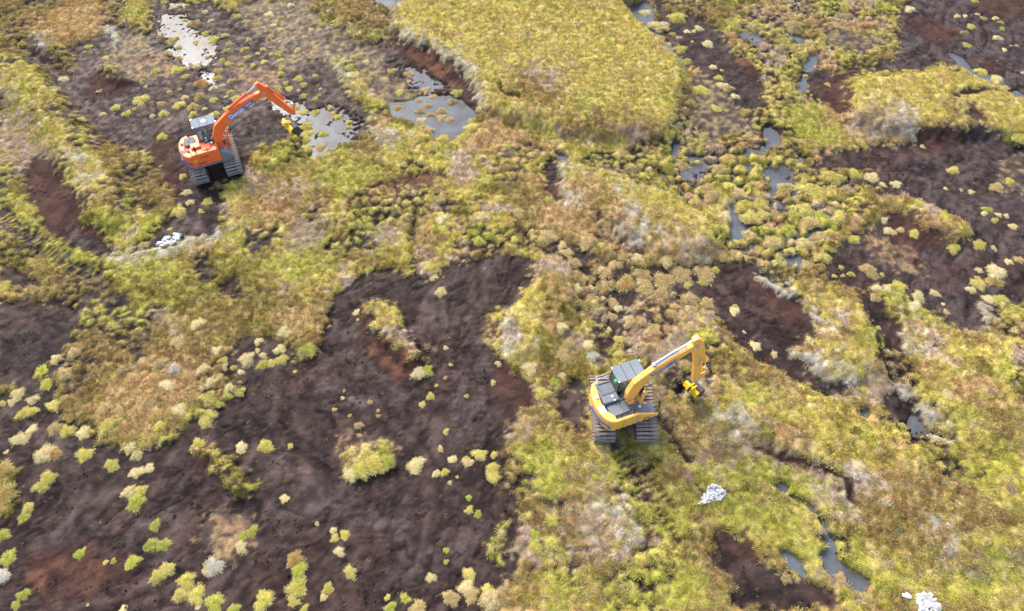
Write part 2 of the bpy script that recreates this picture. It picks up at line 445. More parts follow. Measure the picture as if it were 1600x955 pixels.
# tussocks seen one by one: tile origin | x,y,r,colour in quarter-tile units
TUSS = '''
0,0|553,292,25,y;525,325,15,y;660,360,25,y;397,492,32,w;905,540,15,y;880,625,45,y;850,632,25,y;723,672,32,y;840,678,20,y;790,705,32,y;1018,705,33,y;1003,645,25,b;1055,567,20,y;1120,555,15,y;1152,607,25,w;1115,650,40,y;1205,665,38,o;1200,712,28,y;1267,674,20,w;1240,597,36,o;1250,518,45,q;1330,620,28,y;1410,672,25,y;1335,710,30,y;1050,742,12,w;945,720,20,w;1010,850,30,g;990,228,20,o;1065,250,35,o;1100,232,18,o;1110,290,22,g;1108,360,25,o;1215,255,22,y;1335,235,40,y;1288,352,20,y;1220,412,28,w;1100,435,45,y;1145,430,22,y;1155,478,22,y;1330,400,16,w;1380,370,25,y;1425,397,25,y;1355,478,30,y;1330,545,30,w;1385,530,20,w;1432,570,25,y;1410,600,15,w;1355,435,30,o;1210,140,40,o;1150,120,20,y;1280,200,30,y;1225,195,18,w;1310,128,20,w;1165,80,20,y;1065,45,18,w;1110,28,18,w;1165,30,18,y;1225,20,18,y;1020,12,20,y;1275,75,22,w;1465,615,25,y;1505,400,20,y;1520,305,25,y;1535,352,25,y;1575,405,20,y;1425,270,25,b;1410,310,25,y;1400,220,22,y;1440,500,25,b;1550,250,22,b;1480,100,28,y;1520,135,18,y;640,710,25,w;890,500,18,y;970,400,20,w;970,455,30,y;620,570,20,w;1040,330,25,b
400,0|215,32,28,w;85,90,28,w;150,110,22,b;110,160,22,w;150,185,25,w;340,182,20,w;395,188,22,w;95,225,25,b;100,262,20,b;40,303,22,w;10,328,18,w;260,305,28,w;100,338,20,y;140,336,22,y;50,385,22,y;155,375,25,y;162,418,25,y;157,458,22,y;265,490,30,y;367,472,22,y;187,517,18,y;137,545,25,g;210,552,28,y;295,528,25,y;265,565,16,w;400,550,14,w;298,598,22,g;367,615,22,y;393,588,16,y;250,665,25,y;300,690,30,y;370,690,32,y;462,665,24,y;480,697,20,y;505,718,30,y;577,750,24,y;575,785,22,y;310,778,42,y;320,820,38,y;300,865,38,y;415,825,33,y;312,915,40,y;400,910,35,b;640,350,35,b;685,388,22,w;688,503,28,b;845,440,28,b;948,455,38,b;940,502,28,b;895,573,34,y;880,665,27,o;965,597,22,o;1010,620,22,b;1055,555,35,b;1105,592,28,b;1020,685,32,b;1065,650,28,b;1088,705,28,b;1155,683,38,b;1150,725,30,b;1205,737,28,b;1220,625,35,b;1255,580,35,y;1165,855,40,y;1030,740,32,w;1045,790,35,b;1060,820,40,b;1350,760,28,y;1345,800,40,y;1575,555,35,o;1395,705,22,b
800,0|830,65,38,w;915,162,52,w;1025,108,58,y;935,230,35,b;1000,212,22,y;1040,235,22,b;985,268,16,w;1048,305,40,y;1090,380,28,y;1088,200,22,w;1130,198,18,w;1160,180,28,w;1120,262,12,y;1215,275,40,w;1250,415,25,w;1305,435,14,y;1285,480,28,y;1310,530,35,w;1170,560,50,y;1345,550,35,b;1120,415,12,y;1385,600,28,w;1265,675,40,y;1400,100,30,y;1445,140,20,y;1450,185,20,y
1200,0|160,165,65,b;880,60,35,w;1282,10,25,y;1175,100,25,w;1225,100,18,w;1265,165,28,y;1415,110,22,w;1450,135,18,g;1455,178,22,g;1425,237,30,w;1235,278,28,y;1468,310,18,w;1508,285,12,w;1545,285,12,w;1300,93,14,w;1335,115,20,b;1330,440,38,y;1428,485,42,w;1472,545,35,y;1215,460,28,y;1285,490,22,y;850,450,18,y;1545,870,50,y;240,467,18,y;370,530,20,y;265,590,14,y;960,910,20,w;1220,205,22,b;1590,455,20,w
0,240|1135,140,28,y;1160,240,32,w;1180,300,28,w;1105,355,48,y;1290,297,32,y;1250,357,22,y;865,360,20,y;1060,470,18,y;1480,318,18,y;890,565,35,b
400,240|950,663,18,g;1080,710,38,y;1390,560,32,g;1460,520,22,g;1570,440,40,o;1150,860,35,w;1110,770,30,w;700,720,30,y;800,683,20,g;1415,410,40,w;1160,415,42,w;590,400,25,y
800,240|210,530,60,b;340,503,24,y;315,570,32,w;460,560,55,b;545,580,38,y;335,625,40,b;385,690,40,b;430,790,40,b;395,845,35,w;490,842,24,w;555,858,18,w;570,895,20,w;495,900,48,b;565,740,62,b;550,800,25,w;640,690,45,b;685,650,32,b;775,655,40,w;600,825,38,b;705,800,72,o;810,750,58,b;815,795,35,b;955,785,78,b;960,665,45,w;1045,745,70,b;1190,735,65,b;1265,720,28,y;1180,797,32,y;1090,818,24,y;835,845,52,b;625,920,35,b;660,960,30,w;910,885,60,b;1100,915,50,b;1210,935,48,b;1390,950,25,y;1545,580,32,y;1400,545,25,y;1440,540,18,y;1480,500,45,w;1480,405,52,y;1310,400,45,w;1290,105,48,b;1240,270,45,b;1130,300,45,y;1060,60,45,b;1310,640,40,b;1385,630,45,b;1455,650,45,b;1530,670,40,b;1570,690,30,b;1220,220,35,b;1340,210,40,y;1400,255,45,b;1490,165,40,y;1520,230,50,y;1450,320,60,y;1540,310,50,y;1560,390,35,y;20,545,28,y;60,840,18,y;225,300,28,y;125,490,25,w;185,460,20,w;260,465,30,b;40,380,45,b
1200,240|450,245,62,o;565,293,32,y;395,155,60,y;640,150,45,w;795,190,35,w;710,195,25,w;530,130,40,y;1150,103,35,y;1505,168,30,y;1420,210,42,b;1262,238,22,w;1105,215,15,w;1200,225,15,w;280,230,80,y;180,280,35,w;105,215,38,b;215,180,50,y;235,140,40,y;155,395,40,g;115,440,38,g;120,490,45,g;260,310,35,b;230,355,60,y;400,345,42,y;335,390,60,g;440,395,50,y;410,450,30,g;250,440,50,b;345,515,55,b;520,528,45,y;220,565,50,w;135,610,28,y;375,592,32,g;330,640,50,y;260,690,55,b;80,670,35,y;60,480,60,y;20,560,50,b;40,370,50,b;715,412,30,w;755,480,35,w;905,498,38,y;825,475,25,w;455,710,20,y;512,750,22,y;465,760,14,y;410,760,16,y;628,727,50,b;705,752,20,y;805,835,50,y;665,895,35,b;930,890,42,w;1035,872,30,w;1085,937,16,w;1157,580,44,y;1310,568,42,y;1402,588,25,w;1360,350,32,g;1410,412,25,y;1430,380,22,w;1345,372,20,w;1480,385,20,w;1525,450,28,w;1490,672,30,w;1308,722,27,w;1415,732,58,w;1405,797,45,o;1305,808,42,y;1300,775,20,y;1445,910,48,y;1260,845,30,w;1370,905,35,w;290,840,42,b;285,890,18,y;15,735,18,y;80,815,18,y;1560,660,30,b;680,840,30,w;740,850,30,w;900,960,45,w
0,480|268,395,58,g;295,475,50,g;475,290,40,b;360,330,32,w;415,420,58,b;110,540,45,w;80,590,35,w;205,575,38,w;335,605,50,y;400,565,35,b;150,655,50,y;205,648,40,y;440,680,38,o;345,755,48,b;420,765,50,y;525,775,50,w;680,745,52,y;200,760,32,w;125,815,60,w;285,905,60,w;340,915,45,q;525,915,52,y;45,900,18,w;815,865,45,w;850,905,45,w;1240,865,48,y;1500,870,42,w;1240,110,48,w;1390,340,28,y;1395,382,26,w;1455,378,24,y;1500,407,24,w;1370,440,30,w;1325,475,40,w;1275,500,30,w;1440,510,35,w;1495,530,35,y;1410,550,40,y;1370,603,28,g;1320,575,40,y;1265,570,30,y;1290,680,55,y;1125,645,50,w;1095,390,45,s;1045,490,50,w;715,430,35,y;770,395,35,b;985,690,42,o;1005,745,40,y;930,600,50,b;670,630,45,b;1270,395,38,w;1355,280,32,w;1540,325,50,w;15,600,25,y;1000,360,50,b;1025,230,28,o;1120,225,60,b
400,480|20,215,28,w;150,265,38,w;50,305,25,w;15,275,20,w;45,360,38,y;105,350,35,y;165,330,38,y;325,265,50,g;180,165,42,w;245,403,18,y;630,35,28,w;637,80,14,w;710,10,22,y;1010,405,50,w;1060,390,40,g;1125,485,20,y;1085,552,26,y;1030,602,28,y;1210,362,16,y;1178,440,16,b;1180,255,18,w;1310,555,18,y;1508,350,22,w;1478,468,20,w;1180,773,24,y;1145,880,22,y;540,562,20,w;550,522,10,y;488,638,15,y;588,670,16,y;708,592,20,b;762,645,14,b;762,680,14,b;60,860,48,y;215,855,28,y;1390,915,42,y;1485,917,25,y;1230,940,25,w;1310,940,25,y;640,735,30,b;640,800,25,b
800,480|620,60,32,b;605,135,22,w;680,205,38,y;735,100,40,b;1380,20,38,w;1438,155,16,w;1508,238,38,w;470,245,40,w;490,300,48,s;340,240,50,b;310,300,55,b;190,540,48,y;235,670,42,y;260,470,40,g;310,430,30,w;115,385,55,w;665,300,30,y;300,130,45,w
1200,480|1105,30,22,w;830,745,25,g;40,290,30,w;1260,175,32,b;680,130,18,y;650,160,14,y
0,715|300,130,52,y;262,175,48,y;693,40,46,y;850,85,45,w;925,60,35,w;800,210,42,w;875,200,38,y;850,272,58,g;175,300,42,y;148,372,42,g;962,418,35,g;930,545,50,g;1020,540,45,g;825,655,55,g;505,595,38,g;660,655,20,y;710,645,20,y;985,735,48,y;1040,690,48,y;1335,670,60,s;1290,690,35,w;1160,765,58,y;1125,850,48,y;1225,850,52,y;1340,905,60,g;1455,950,40,g;145,850,42,g;98,915,32,g;50,622,50,g;15,720,50,s;15,480,45,g;550,915,12,w;768,945,28,w;1230,930,20,w;50,230,65,o;20,90,60,o;20,320,50,o;1570,460,40,g;1510,495,35,g;1500,550,45,w
400,715|185,255,35,w;245,630,55,o;270,690,55,g;258,800,65,y;235,895,45,y;50,885,65,y;300,945,30,y;480,450,25,w;490,500,30,y;555,485,35,y;520,585,32,w;585,710,42,y;450,810,40,y;425,865,25,w;930,880,42,g;820,870,20,y;840,935,35,g;1090,745,35,w;1185,570,24,g;1180,645,20,g;1330,720,42,y;1380,350,28,g;1325,325,28,y;1325,250,22,g;1475,60,45,y;1480,110,48,y;1125,98,28,w;1175,92,28,y;1205,158,16,w;1250,122,14,w;995,45,55,w;1320,28,35,w;1215,10,25,w;600,90,50,w;660,60,60,y;740,40,60,y;820,20,45,g;380,410,16,w;1310,800,50,w;1340,850,55,b;1440,830,45,y;1460,890,60,w;1210,870,55,b;1010,940,50,b
800,715|520,130,25,g;410,230,20,g;245,400,45,y;250,530,50,y;145,550,50,y;140,480,40,g;700,250,28,s
1200,715|270,695,45,y;450,745,42,b;110,750,35,b
'''
# ------------------------------------------------------------------ paint the survey on the ground grid
def seg_dist(x, y, P, closed=True):
    """distance to the outline and position along it"""
    n = len(P); best = np.full(x.shape, 1e9); along = np.zeros(x.shape); acc = 0.0
    for i in range(n if closed else n - 1):
        a = P[i]; b = P[(i + 1) % n]; d = b - a; L = math.hypot(*d) + 1e-9
        t = np.clip(((x - a[0]) * d[0] + (y - a[1]) * d[1]) / (L * L), 0, 1)
        q = np.hypot(x - a[0] - t * d[0], y - a[1] - t * d[1]); c = q < best
        best = np.where(c, q, best); along = np.where(c, acc + t * L, along); acc += L
    return best, along
def inside(x, y, P):
    r = np.zeros(x.shape, bool); n = len(P)
    for i in range(n):
        x1, y1 = P[i]; x2, y2 = P[(i + 1) % n]
        if y1 == y2: continue
        r ^= ((y1 > y) != (y2 > y)) & (x < (x2 - x1) * (y - y1) / (y2 - y1) + x1)
    return r
def pts_of(s, z):
    return np.array([ground_pt(*map(float, p.split(',')), z) for p in s.split()])
def window(P, m):
    i0, i1 = np.searchsorted(XS, [P[:, 0].min() - m, P[:, 0].max() + m]); j0, j1 = np.searchsorted(YS, [P[:, 1].min() - m, P[:, 1].max() + m])
    return slice(max(j0 - 1, 0), j1 + 1), slice(max(i0 - 1, 0), i1 + 1)

# rough height of the hags first, so that outlines on them are surveyed at their own level
hagl = []
HAG = np.zeros(GX.shape)
for ln in HAGS.strip().split('\n'):
    h, s, p = ln.split('|'); h = float(h) * .8; s = float(s) * 1.3; P = pts_of(p, h * .8)
    wj, wi = window(P, s + 1.5)
    x = WX[wj, wi]; y = WY[wj, wi]; d, _ = seg_dist(x, y, P); ins = inside(x, y, P)
    sdn = np.where(ins, d, -d)
    HAG[wj, wi] = np.maximum(HAG[wj, wi], h * sstep(-s, s * .35, sdn))
def hag_at(x, y):
    i = np.clip(np.searchsorted(XS, x), 1, NX - 1); j = np.clip(np.searchsorted(YS, y), 1, NY - 1)
    return HAG[j, i]
def survey(px, py, z0):
    p = ground_pt(px, py, z0)
    for _ in range(2): p = ground_pt(px, py, z0 + hag_at(p[0], p[1]))
    return p
cls = np.zeros(GX.shape, np.int8)
m = fbm(GX * .22, GY * .22, 4, 4); m2 = fbm(GX * .5 + 30, GY * .5, 3, 6)
cls[:] = IDX['G']; cls[m2 > .60] = IDX['B']; cls[(m > .58) & (m2 < .5)] = IDX['V']
for ln in REGIONS.strip().split('\n'):
    k, p = ln.split('|'); z0 = {'W': WATER_Z, 'X': WATER_Z, 'P': -.1, 'D': -.1, 'S': -.1, 'F': -.15, 'H': -.1, 'J': -.05}.get(k, 0)
    P = np.array([survey(*map(float, q.split(',')), z0) for q in p.split()])
    P[:, 1] = np.where(P[:, 1] > 200, 200, P[:, 1])
    wj, wi = window(P, 1.0)
    if k in 'WDSRX' : x = .5 * (WX + GX)[wj, wi]; y = .5 * (WY + GY)[wj, wi]
    else: x = WX[wj, wi]; y = WY[wj, wi]
    ins = inside(x, y, P)
    c = cls[wj, wi]
    if k in 'BVTOMLHJ':                                     # plants mix raggedly into their neighbours
        d, _ = seg_dist(x, y, P); r = vnoise(GX[wj, wi] * 2.1, GY[wj, wi] * 2.1, 5) - .5
        sdn = np.where(ins, d, -d) + r * 1.0
        soft = (c == IDX['P']) | (c == IDX['D']) | (c == IDX['W'])
        ins = np.where(soft, ins, sdn > 0)
    c[ins] = IDX[k]
ribs = np.zeros(GX.shape); linem = np.zeros(GX.shape, bool)
for ln in LINES.strip().split('\n'):
    k, wd, rb, p = ln.split('|')
    P = np.array([survey(*map(float, q.split(',')), -.1) for q in p.split()])
    half = float(wd) / 2 / px_per_m(*map(float, p.split()[0].split(',')))
    wj, wi = window(P, half + .8); x = .5 * (WX + GX)[wj, wi]; y = .5 * (WY + GY)[wj, wi]
    d, al = seg_dist(x, y, P, False)
    r = vnoise(GX[wj, wi] * 3.1, GY[wj, wi] * 3.1, 3)
    e = half * (.55 + .9 * r)
    if k == 'L': e = half * (fbm(GX[wj, wi] * 2.2, GY[wj, wi] * 2.2, 4, 1) - .34) * 6.5
    c = cls[wj, wi]
    linem[wj, wi] |= d < e * 1.15
    if rb == '1':
        keep = (d < e)
        ribs[wj, wi] = np.where(keep, np.sin(al * 2 * math.pi / .34) * (.012 if k == 'S' else .05), ribs[wj, wi])
        if k in 'BO': c[keep] = IDX[k]
        else: c[keep & ((np.sin(al * 2 * math.pi / .34) > -.35) | ((k == 'S') & (r > .35)))] = IDX[k]
    else: c[d < e] = IDX[k]

# torn edges: every boundary frays over half a metre
fa = (fbm(GX * 3.9, GY * 3.9, 4, 2) - .5) * 2.6; fb = (fbm(GX * 3.9 + 70, GY * 3.9, 4, 5) - .5) * 2.6
ja_, jb_ = np.meshgrid(np.arange(NX), np.arange(NY))
fray = cls[np.clip(np.rint(jb_ + fb * .62 / .092).astype(int), 0, NY - 1), np.clip(np.rint(ja_ + fa * .62 / .092).astype(int), 0, NX - 1)]
hard = linem | np.isin(fray, [IDX['W']]) | np.isin(cls, [IDX['W']])
cls = np.where(hard, cls, fray)
def blur(a, n):
    for _ in range(n):
        a = (a + np.roll(a, 1, 0) + np.roll(a, -1, 0)) / 3; a = (a + np.roll(a, 1, 1) + np.roll(a, -1, 1)) / 3
    return a
lev = blur(LEVEL[cls], 2); dome = blur(DOME[cls], 2); veg = blur(VEG[cls], 1)
f1, f2, ca, cb = voronoi(GX + .12 * (WX - GX), GY + .12 * (WY - GY), .52, 11)
g1, g2, ga, gb = voronoi(GX + .9 * (WX - GX), GY + .9 * (WY - GY), .92, 23)
isK = cls == IDX['K']; isF = (cls == IDX['F']) | (cls == IDX['H']) | (cls == IDX['J'])
small = np.clip(1 - f1 / .75, 0, 1) ** .6
big = np.clip(1 - (g1 / .72) ** 2, 0, 1) ** .6
kd = g2 - g1
gap = isK & ((kd < .12 + .26 * hash2(ga, gb, 3)) ) & (fbm(GX * .35, GY * .35, 3, 1) > .38)
cls2 = cls.copy(); cls2[gap] = IDX['D']
# clumps stand apart where the ground is wet: bare peat shows between them
patchy = fbm(GX * .33 + 21, GY * .33, 4, 5) - .10 * sstep(7, 11, GX) * sstep(30, 25, GY)      # the lower-right slope is drier and closed
e1, e2, ea, eb = voronoi(GX + 1.2 * (WX - GX) + 40, GY + 1.2 * (WY - GY), .72, 57)
crev = np.isin(cls, [IDX[k] for k in 'GBJTVO']) & (HAG < .45) & ((e2 - e1) < .30 * sstep(.47, .66, patchy) * (.5 + hash2(ea, eb, 6)))
cls2[crev] = IDX['D']
rnd = np.where((HAG < .45) & np.isin(cls, [IDX[k] for k in 'GBJVO']), .10 * sstep(.42, .60, patchy) * np.clip(1 - (e1 / .75) ** 2, 0, 1), 0)
isK2 = isK & ~gap
big1 = fbm(GX * .16, GY * .16, 4, 2) - .5
Z = lev + HAG * 1.0 + ribs + blur(rnd - .08 * crev, 1)
Z += np.where(isK, 0, dome * small)
Z += blur(np.where(isK2, .08 * big + .06 * small, np.where(isK, -.24, 0)), 1)
fine = fbm(GX * 5.1, GY * 5.1, 3, 5) - .5
# lumpy peat: bucket smears run with the work, soft heaps
th = .9
u = (GX * math.cos(th) + GY * math.sin(th)); v = (-GX * math.sin(th) + GY * math.cos(th)) + 9 * fbm(GX * .10, GY * .10, 3, 4); u = u + 9 * fbm(GX * .10 + 33, GY * .10, 3, 7)
smear = fbm(u * .55 + 2.5 * fbm(GX * .3, GY * .3, 2, 3), v * 1.7, 4, 6)
crack = np.abs(fbm(u * .7 + 40, v * 1.7, 4, 1) - .5)
scrape = np.zeros(GX.shape); rs_ = np.random.RandomState(12); pj, pi_ = np.where((cls2 == IDX['P']) & (GY < 56) & (GY > 5))
for q_ in range(110):                                   # bucket scrapes and slews in the bare peat
    s_ = rs_.randint(len(pj)); x0, y0 = GX[pj[s_], pi_[s_]], GY[pj[s_], pi_[s_]]; a_ = rs_.uniform(0, 6.28); ben = rs_.uniform(-.5, .5); L_ = rs_.uniform(1.2, 4.5); wd_ = rs_.uniform(.18, .55)
    P_ = [(x0, y0)]
    for k_ in range(6): P_.append((P_[-1][0] + math.cos(a_) * L_ / 6, P_[-1][1] + math.sin(a_) * L_ / 6)); a_ += ben / 2
    P_ = np.array(P_); wj, wi = window(P_, 1.0); d_, al_ = seg_dist(GX[wj, wi], GY[wj, wi], P_, False); sg = rs_.choice([-1, 1], p=[.45, .55])
    m_ = sstep(wd_, wd_ * .55, d_) * sstep(0, .3, al_) * sstep(L_, L_ * .5, al_); rim_ = np.exp(-((d_ - wd_) / .07) ** 2) * sstep(L_, L_ * .6, al_)
    scrape[wj, wi] = np.where(np.abs(sg * m_) > .05, sg * m_, scrape[wj, wi] - rim_ * .7)
peat = blur(((cls2 == IDX['P']) | (cls2 == IDX['D']) | (cls2 == IDX['S']) | (cls2 == IDX['R']) | (cls2 == IDX['Q'])).astype(float), 2)
Z += fine * (.07 - .02 * peat) + big1 * .12
Z += peat * (-.045 * np.abs(scrape.clip(-1, 1)) + (smear - .5) * .07 + (fbm(GX * .5, GY * .5, 3, 2) - .5) * .20 - .05 * sstep(.03, 0, crack))
ff = fbm(GX * 3.4, GY * 3.4, 3, 3)
wetF = isF.astype(float); Z += blur(wetF, 2) * (fbm(GX * 1.2, GY * 1.2, 3, 7) - .52) * .22 + blur(np.where(cls == IDX['J'], sstep(.3, .5, ff) - 1, 0), 1) * .2
Z = np.where(cls == IDX['X'], WATER_Z - .01 + (fbm(GX * 3.3, GY * 3.3, 4, 6) - .62) * .16, Z)
Z = np.where(cls == IDX['W'], np.minimum(Z, WATER_Z - .10), Z)
dryP = (cls2 == IDX['P']) | (cls == IDX['D']) | (cls2 == IDX['S']) | (cls2 == IDX['R']) | (cls2 == IDX['Q'])
Z = np.where(dryP, np.maximum(Z, WATER_Z + .03), Z)
Z = Z * (1 - FAR)
for k_, (mx_, my_, mz_, t_, h_) in MACH.items():        # the machines have pressed their stand flat
    fx_ = (GX - mx_) * math.cos(t_) + (GY - my_) * math.sin(t_); fy_ = -(GX - mx_) * math.sin(t_) + (GY - my_) * math.cos(t_)
    dd_ = np.maximum(np.abs(fx_) - 1.7, np.abs(fy_) - 1.6); wgt = sstep(1.0, 0, dd_)
    Z = Z * (1 - wgt) + (mz_ - .02 + fine * .04) * wgt

# colour of the cover: every clump its own
ci = cls2.astype(int)
PLANT = np.array([k in 'GVBTOLMKH' for k in KEYS])
ii_, jj_ = np.meshgrid(np.arange(NX), np.arange(NY))
def mixed_class(spread, k):
    di = ((hash2(ca, cb, k) + hash2(ca, cb, k + 1) - 1) * spread / .092).astype(int); dj = ((hash2(ca, cb, k + 2) + hash2(ca, cb, k + 3) - 1) * spread / .092).astype(int)
    o = cls2[np.clip(jj_ + dj, 0, NY - 1), np.clip(ii_ + di, 0, NX - 1)].astype(int)
    return np.where(PLANT[ci] & PLANT[o], o, ci)
cmix = mixed_class(1.9, 61); cmix2 = mixed_class(1.0, 71)
q1 = fbm(GX * .42 + 11, GY * .42, 4, 3) + .10 * (hk_ := hash2(ca, cb, 88)) ; q2 = fbm(GX * .5 + 71, GY * .5, 4, 6) + .10 * hk_; q3 = fbm(GX * .6 + 5, GY * .6, 4, 1) + .10 * hk_
for cm in (cmix, cmix2):
    g_ = np.isin(cm, [IDX['G'], IDX['J'], IDX['K']]) & (HAG < .42)
    cm[g_ & (q1 > .60)] = IDX['B']; cm[g_ & (q1 > .665)] = IDX['T']; cm[g_ & (q2 > .69)] = IDX['V']; cm[g_ & (q3 > .70)] = IDX['M']; cm[g_ & (q3 < .40)] = IDX['O']
hk = np.where(isK2, hash2(ga, gb, 41), hash2(ca, cb, 41))
coarse = fbm(GX * .8, GY * .8, 3, 4)
pk = ((hk * .75 + coarse * 1.3) * 7.99 % 8).astype(int)
tint = PAL[cmix, pk]
alt = PAL[cmix2, (hash2(ca * 3 + 1, cb * 5 + 2, 9) * 7.99).astype(int)]
tint = tint * .5 + alt * .5
fh = RS.rand(*GX.shape)
bright = 1 + (fbm(GX * 2.3, GY * 2.3, 3, 0) - .5) * .5
litter = lin((96, 78, 62))
edge = np.where(isK2, sstep(.22, .0, kd) * .8, sstep(.22, .0, f2 - f1) * .5)
vg = VEG[ci]
base = tint * bright[..., None]
base = base * (1 - (edge * vg)[..., None] * .55) + litter * ((edge * vg)[..., None] * .55)
# thin plants on wet mud
ff = fbm(GX * 3.4, GY * 3.4, 3, 3)
mud = lin((104, 88, 82)) * .62
thin = np.where(isF, np.where(cls == IDX['J'], sstep(.34, .44, ff), np.where(cls == IDX['H'], sstep(.38, .55, ff), sstep(.42, .58, ff))), 0)
thin = np.where((cls == IDX['J']) | (cls == IDX['H']), thin, thin * .8)
base = np.where(isF[..., None], mud * (1 - thin[..., None]) + base * thin[..., None], base)
# peat: paler smears, black cracks, rusty patches
P1 = lin((116, 98, 93)); P2 = lin((58, 45, 44)); P3 = lin((106, 80, 73))
pm = ((ci == IDX['P']) | (ci == IDX['S']) | (ci == IDX['D']))[..., None]
sm = sstep(.50, .66, smear * .6 + .4 * fbm(GX * .35, GY * .35, 4, 4))[..., None] * .9
rust = sstep(.56, .70, fbm(GX * .28 + 7, GY * .28, 4, 0))[..., None] * .6
dk = (sstep(.05, 0, crack) * .8 + sstep(.5, .32, smear) * .6)[..., None].clip(0, 1)
pc = base * (1 - sm) + P1 * sm
pc = pc * (1 - rust) + P3 * rust
pc = pc * (1 - dk) + P2 * dk
pc = pc * (1 + .38 * scrape.clip(-1, 1)[..., None]); mott = fbm(GX * 2.6 + 3, GY * 2.6, 5, 2); pc = pc * (1 - .42 * sstep(.52, .40, mott)[..., None]) * (1 + .22 * sstep(.52, .66, mott)[..., None])
spk = (fh > .988)[..., None]
base = np.where(pm, pc, base)
rq = ((ci == IDX['R']) | (ci == IDX['Q']))[..., None]
rm = sstep(.40, .62, fbm(GX * 1.6, GY * 1.6, 4, 5))[..., None]
base = np.where(rq, base * rm + lin((92, 68, 62)) * (1 - rm), base)
base = np.where(pm & spk, lin((170, 140, 100)) * .7, base)
PLG, PTG = .90, .36
vf = blur(PLANT[ci].astype(float), 5)
VEGMAP = np.where(PLANT[ci] | isF, VEG[ci], .22 * sstep(.08, .5, vf) * sstep(.4, .6, fbm(GX * 2.9, GY * 2.9, 3, 1)) + .004)
first_plant = np.where(PLANT[ci] | isF, ci, IDX['G'])

base = base * np.where(isF, .60 + .1 * (cls == IDX['J']), np.where((ci == IDX['L']) | (ci == IDX['M']), .46, np.where(PLANT[ci], .70, PTG)))[..., None]
for c in range(3):
    q = base[..., c]; base[..., c] = q * .5 + blur(q, 1) * .5
wet = blur(((ci == IDX['P']) | (ci == IDX['D']) | (ci == IDX['S']) | (ci == IDX['W']) | isF).astype(float), 1)

def node_mat(name):
    m = bpy.data.materials.new(name); m.use_nodes = True; return m, m.node_tree, m.node_tree.nodes['Principled BSDF']
def N(nt, kind, **kw):
    n = nt.nodes.new(kind)
    for k, v in kw.items(): setattr(n, k, v)
    return n
def ground_material():
    m, nt, b = node_mat('bog_ground'); L = nt.links.new
    a = N(nt, 'ShaderNodeAttribute', attribute_name='tint'); wa = N(nt, 'ShaderNodeAttribute', attribute_name='wet')
    g = N(nt, 'ShaderNodeNewGeometry')
    n1 = N(nt, 'ShaderNodeTexNoise'); n1.inputs['Scale'].default_value = 9; n1.inputs['Detail'].default_value = 5; n1.inputs['Roughness'].default_value = .7
    n2 = N(nt, 'ShaderNodeTexNoise'); n2.inputs['Scale'].default_value = 2.2; n2.inputs['Detail'].default_value = 6
    L(g.outputs['Position'], n1.inputs['Vector']); L(g.outputs['Position'], n2.inputs['Vector'])
    r = N(nt, 'ShaderNodeMapRange'); r.inputs[1].default_value = .3; r.inputs[2].default_value = .7; r.inputs[3].default_value = .74; r.inputs[4].default_value = 1.24
    L(n1.outputs[0], r.inputs[0])
    mx = N(nt, 'ShaderNodeVectorMath', operation='SCALE'); L(a.outputs['Color'], mx.inputs[0]); L(r.outputs[0], mx.inputs['Scale'])
    L(mx.outputs[0], b.inputs['Base Color'])
    # wet peat shines in patches
    mr = N(nt, 'ShaderNodeMapRange'); mr.inputs[1].default_value = .35; mr.inputs[2].default_value = .65; mr.inputs[3].default_value = .42; mr.inputs[4].default_value = .8
    L(n2.outputs[0], mr.inputs[0])
    mi = N(nt, 'ShaderNodeMix'); L(wa.outputs['Fac'], mi.inputs[0]); mi.inputs[2].default_value = .9; L(mr.outputs[0], mi.inputs[3]); L(mi.outputs[0], b.inputs['Roughness'])
    bp = N(nt, 'ShaderNodeBump'); bp.inputs['Strength'].default_value = .6; bp.inputs['Distance'].default_value = .045
    b.inputs['Specular IOR Level'].default_value = .07
    L(n1.outputs[0], bp.inputs['Height']); L(bp.outputs[0], b.inputs['Normal'])
    return m
def mesh_grid(name, X, Y, Zz):
    ny, nx = X.shape; me = bpy.data.meshes.new(name)
    co = np.stack([X, Y, Zz], -1).reshape(-1, 3).astype(np.float32)
    a = np.arange(ny * nx).reshape(ny, nx); q = np.stack([a[:-1, :-1], a[:-1, 1:], a[1:, 1:], a[1:, :-1]], -1).reshape(-1)
    me.vertices.add(len(co)); me.vertices.foreach_set('co', co.ravel()); nf = (ny - 1) * (nx - 1)
    me.loops.add(nf * 4); me.loops.foreach_set('vertex_index', q.astype(np.int32))
    me.polygons.add(nf); me.polygons.foreach_set('loop_start', np.arange(0, nf * 4, 4, dtype=np.int32)); me.polygons.foreach_set('loop_total', np.full(nf, 4, np.int32))
    me.polygons.foreach_set('use_smooth', np.ones(nf, bool)); me.update(); return me
gm = mesh_grid('bog_ground', GX, GY, Z)
at = gm.attributes.new('tint', 'FLOAT_COLOR', 'POINT'); rgba = np.ones((NX * NY, 4), np.float32); rgba[:, :3] = base.reshape(-1, 3); at.data.foreach_set('color', rgba.ravel())
at = gm.attributes.new('wet', 'FLOAT', 'POINT'); at.data.foreach_set('value', wet.astype(np.float32).ravel())
ground = bpy.data.objects.new('bog_ground', gm); COL.objects.link(ground); ground['kind'] = 'structure'; gm.materials.append(ground_material())

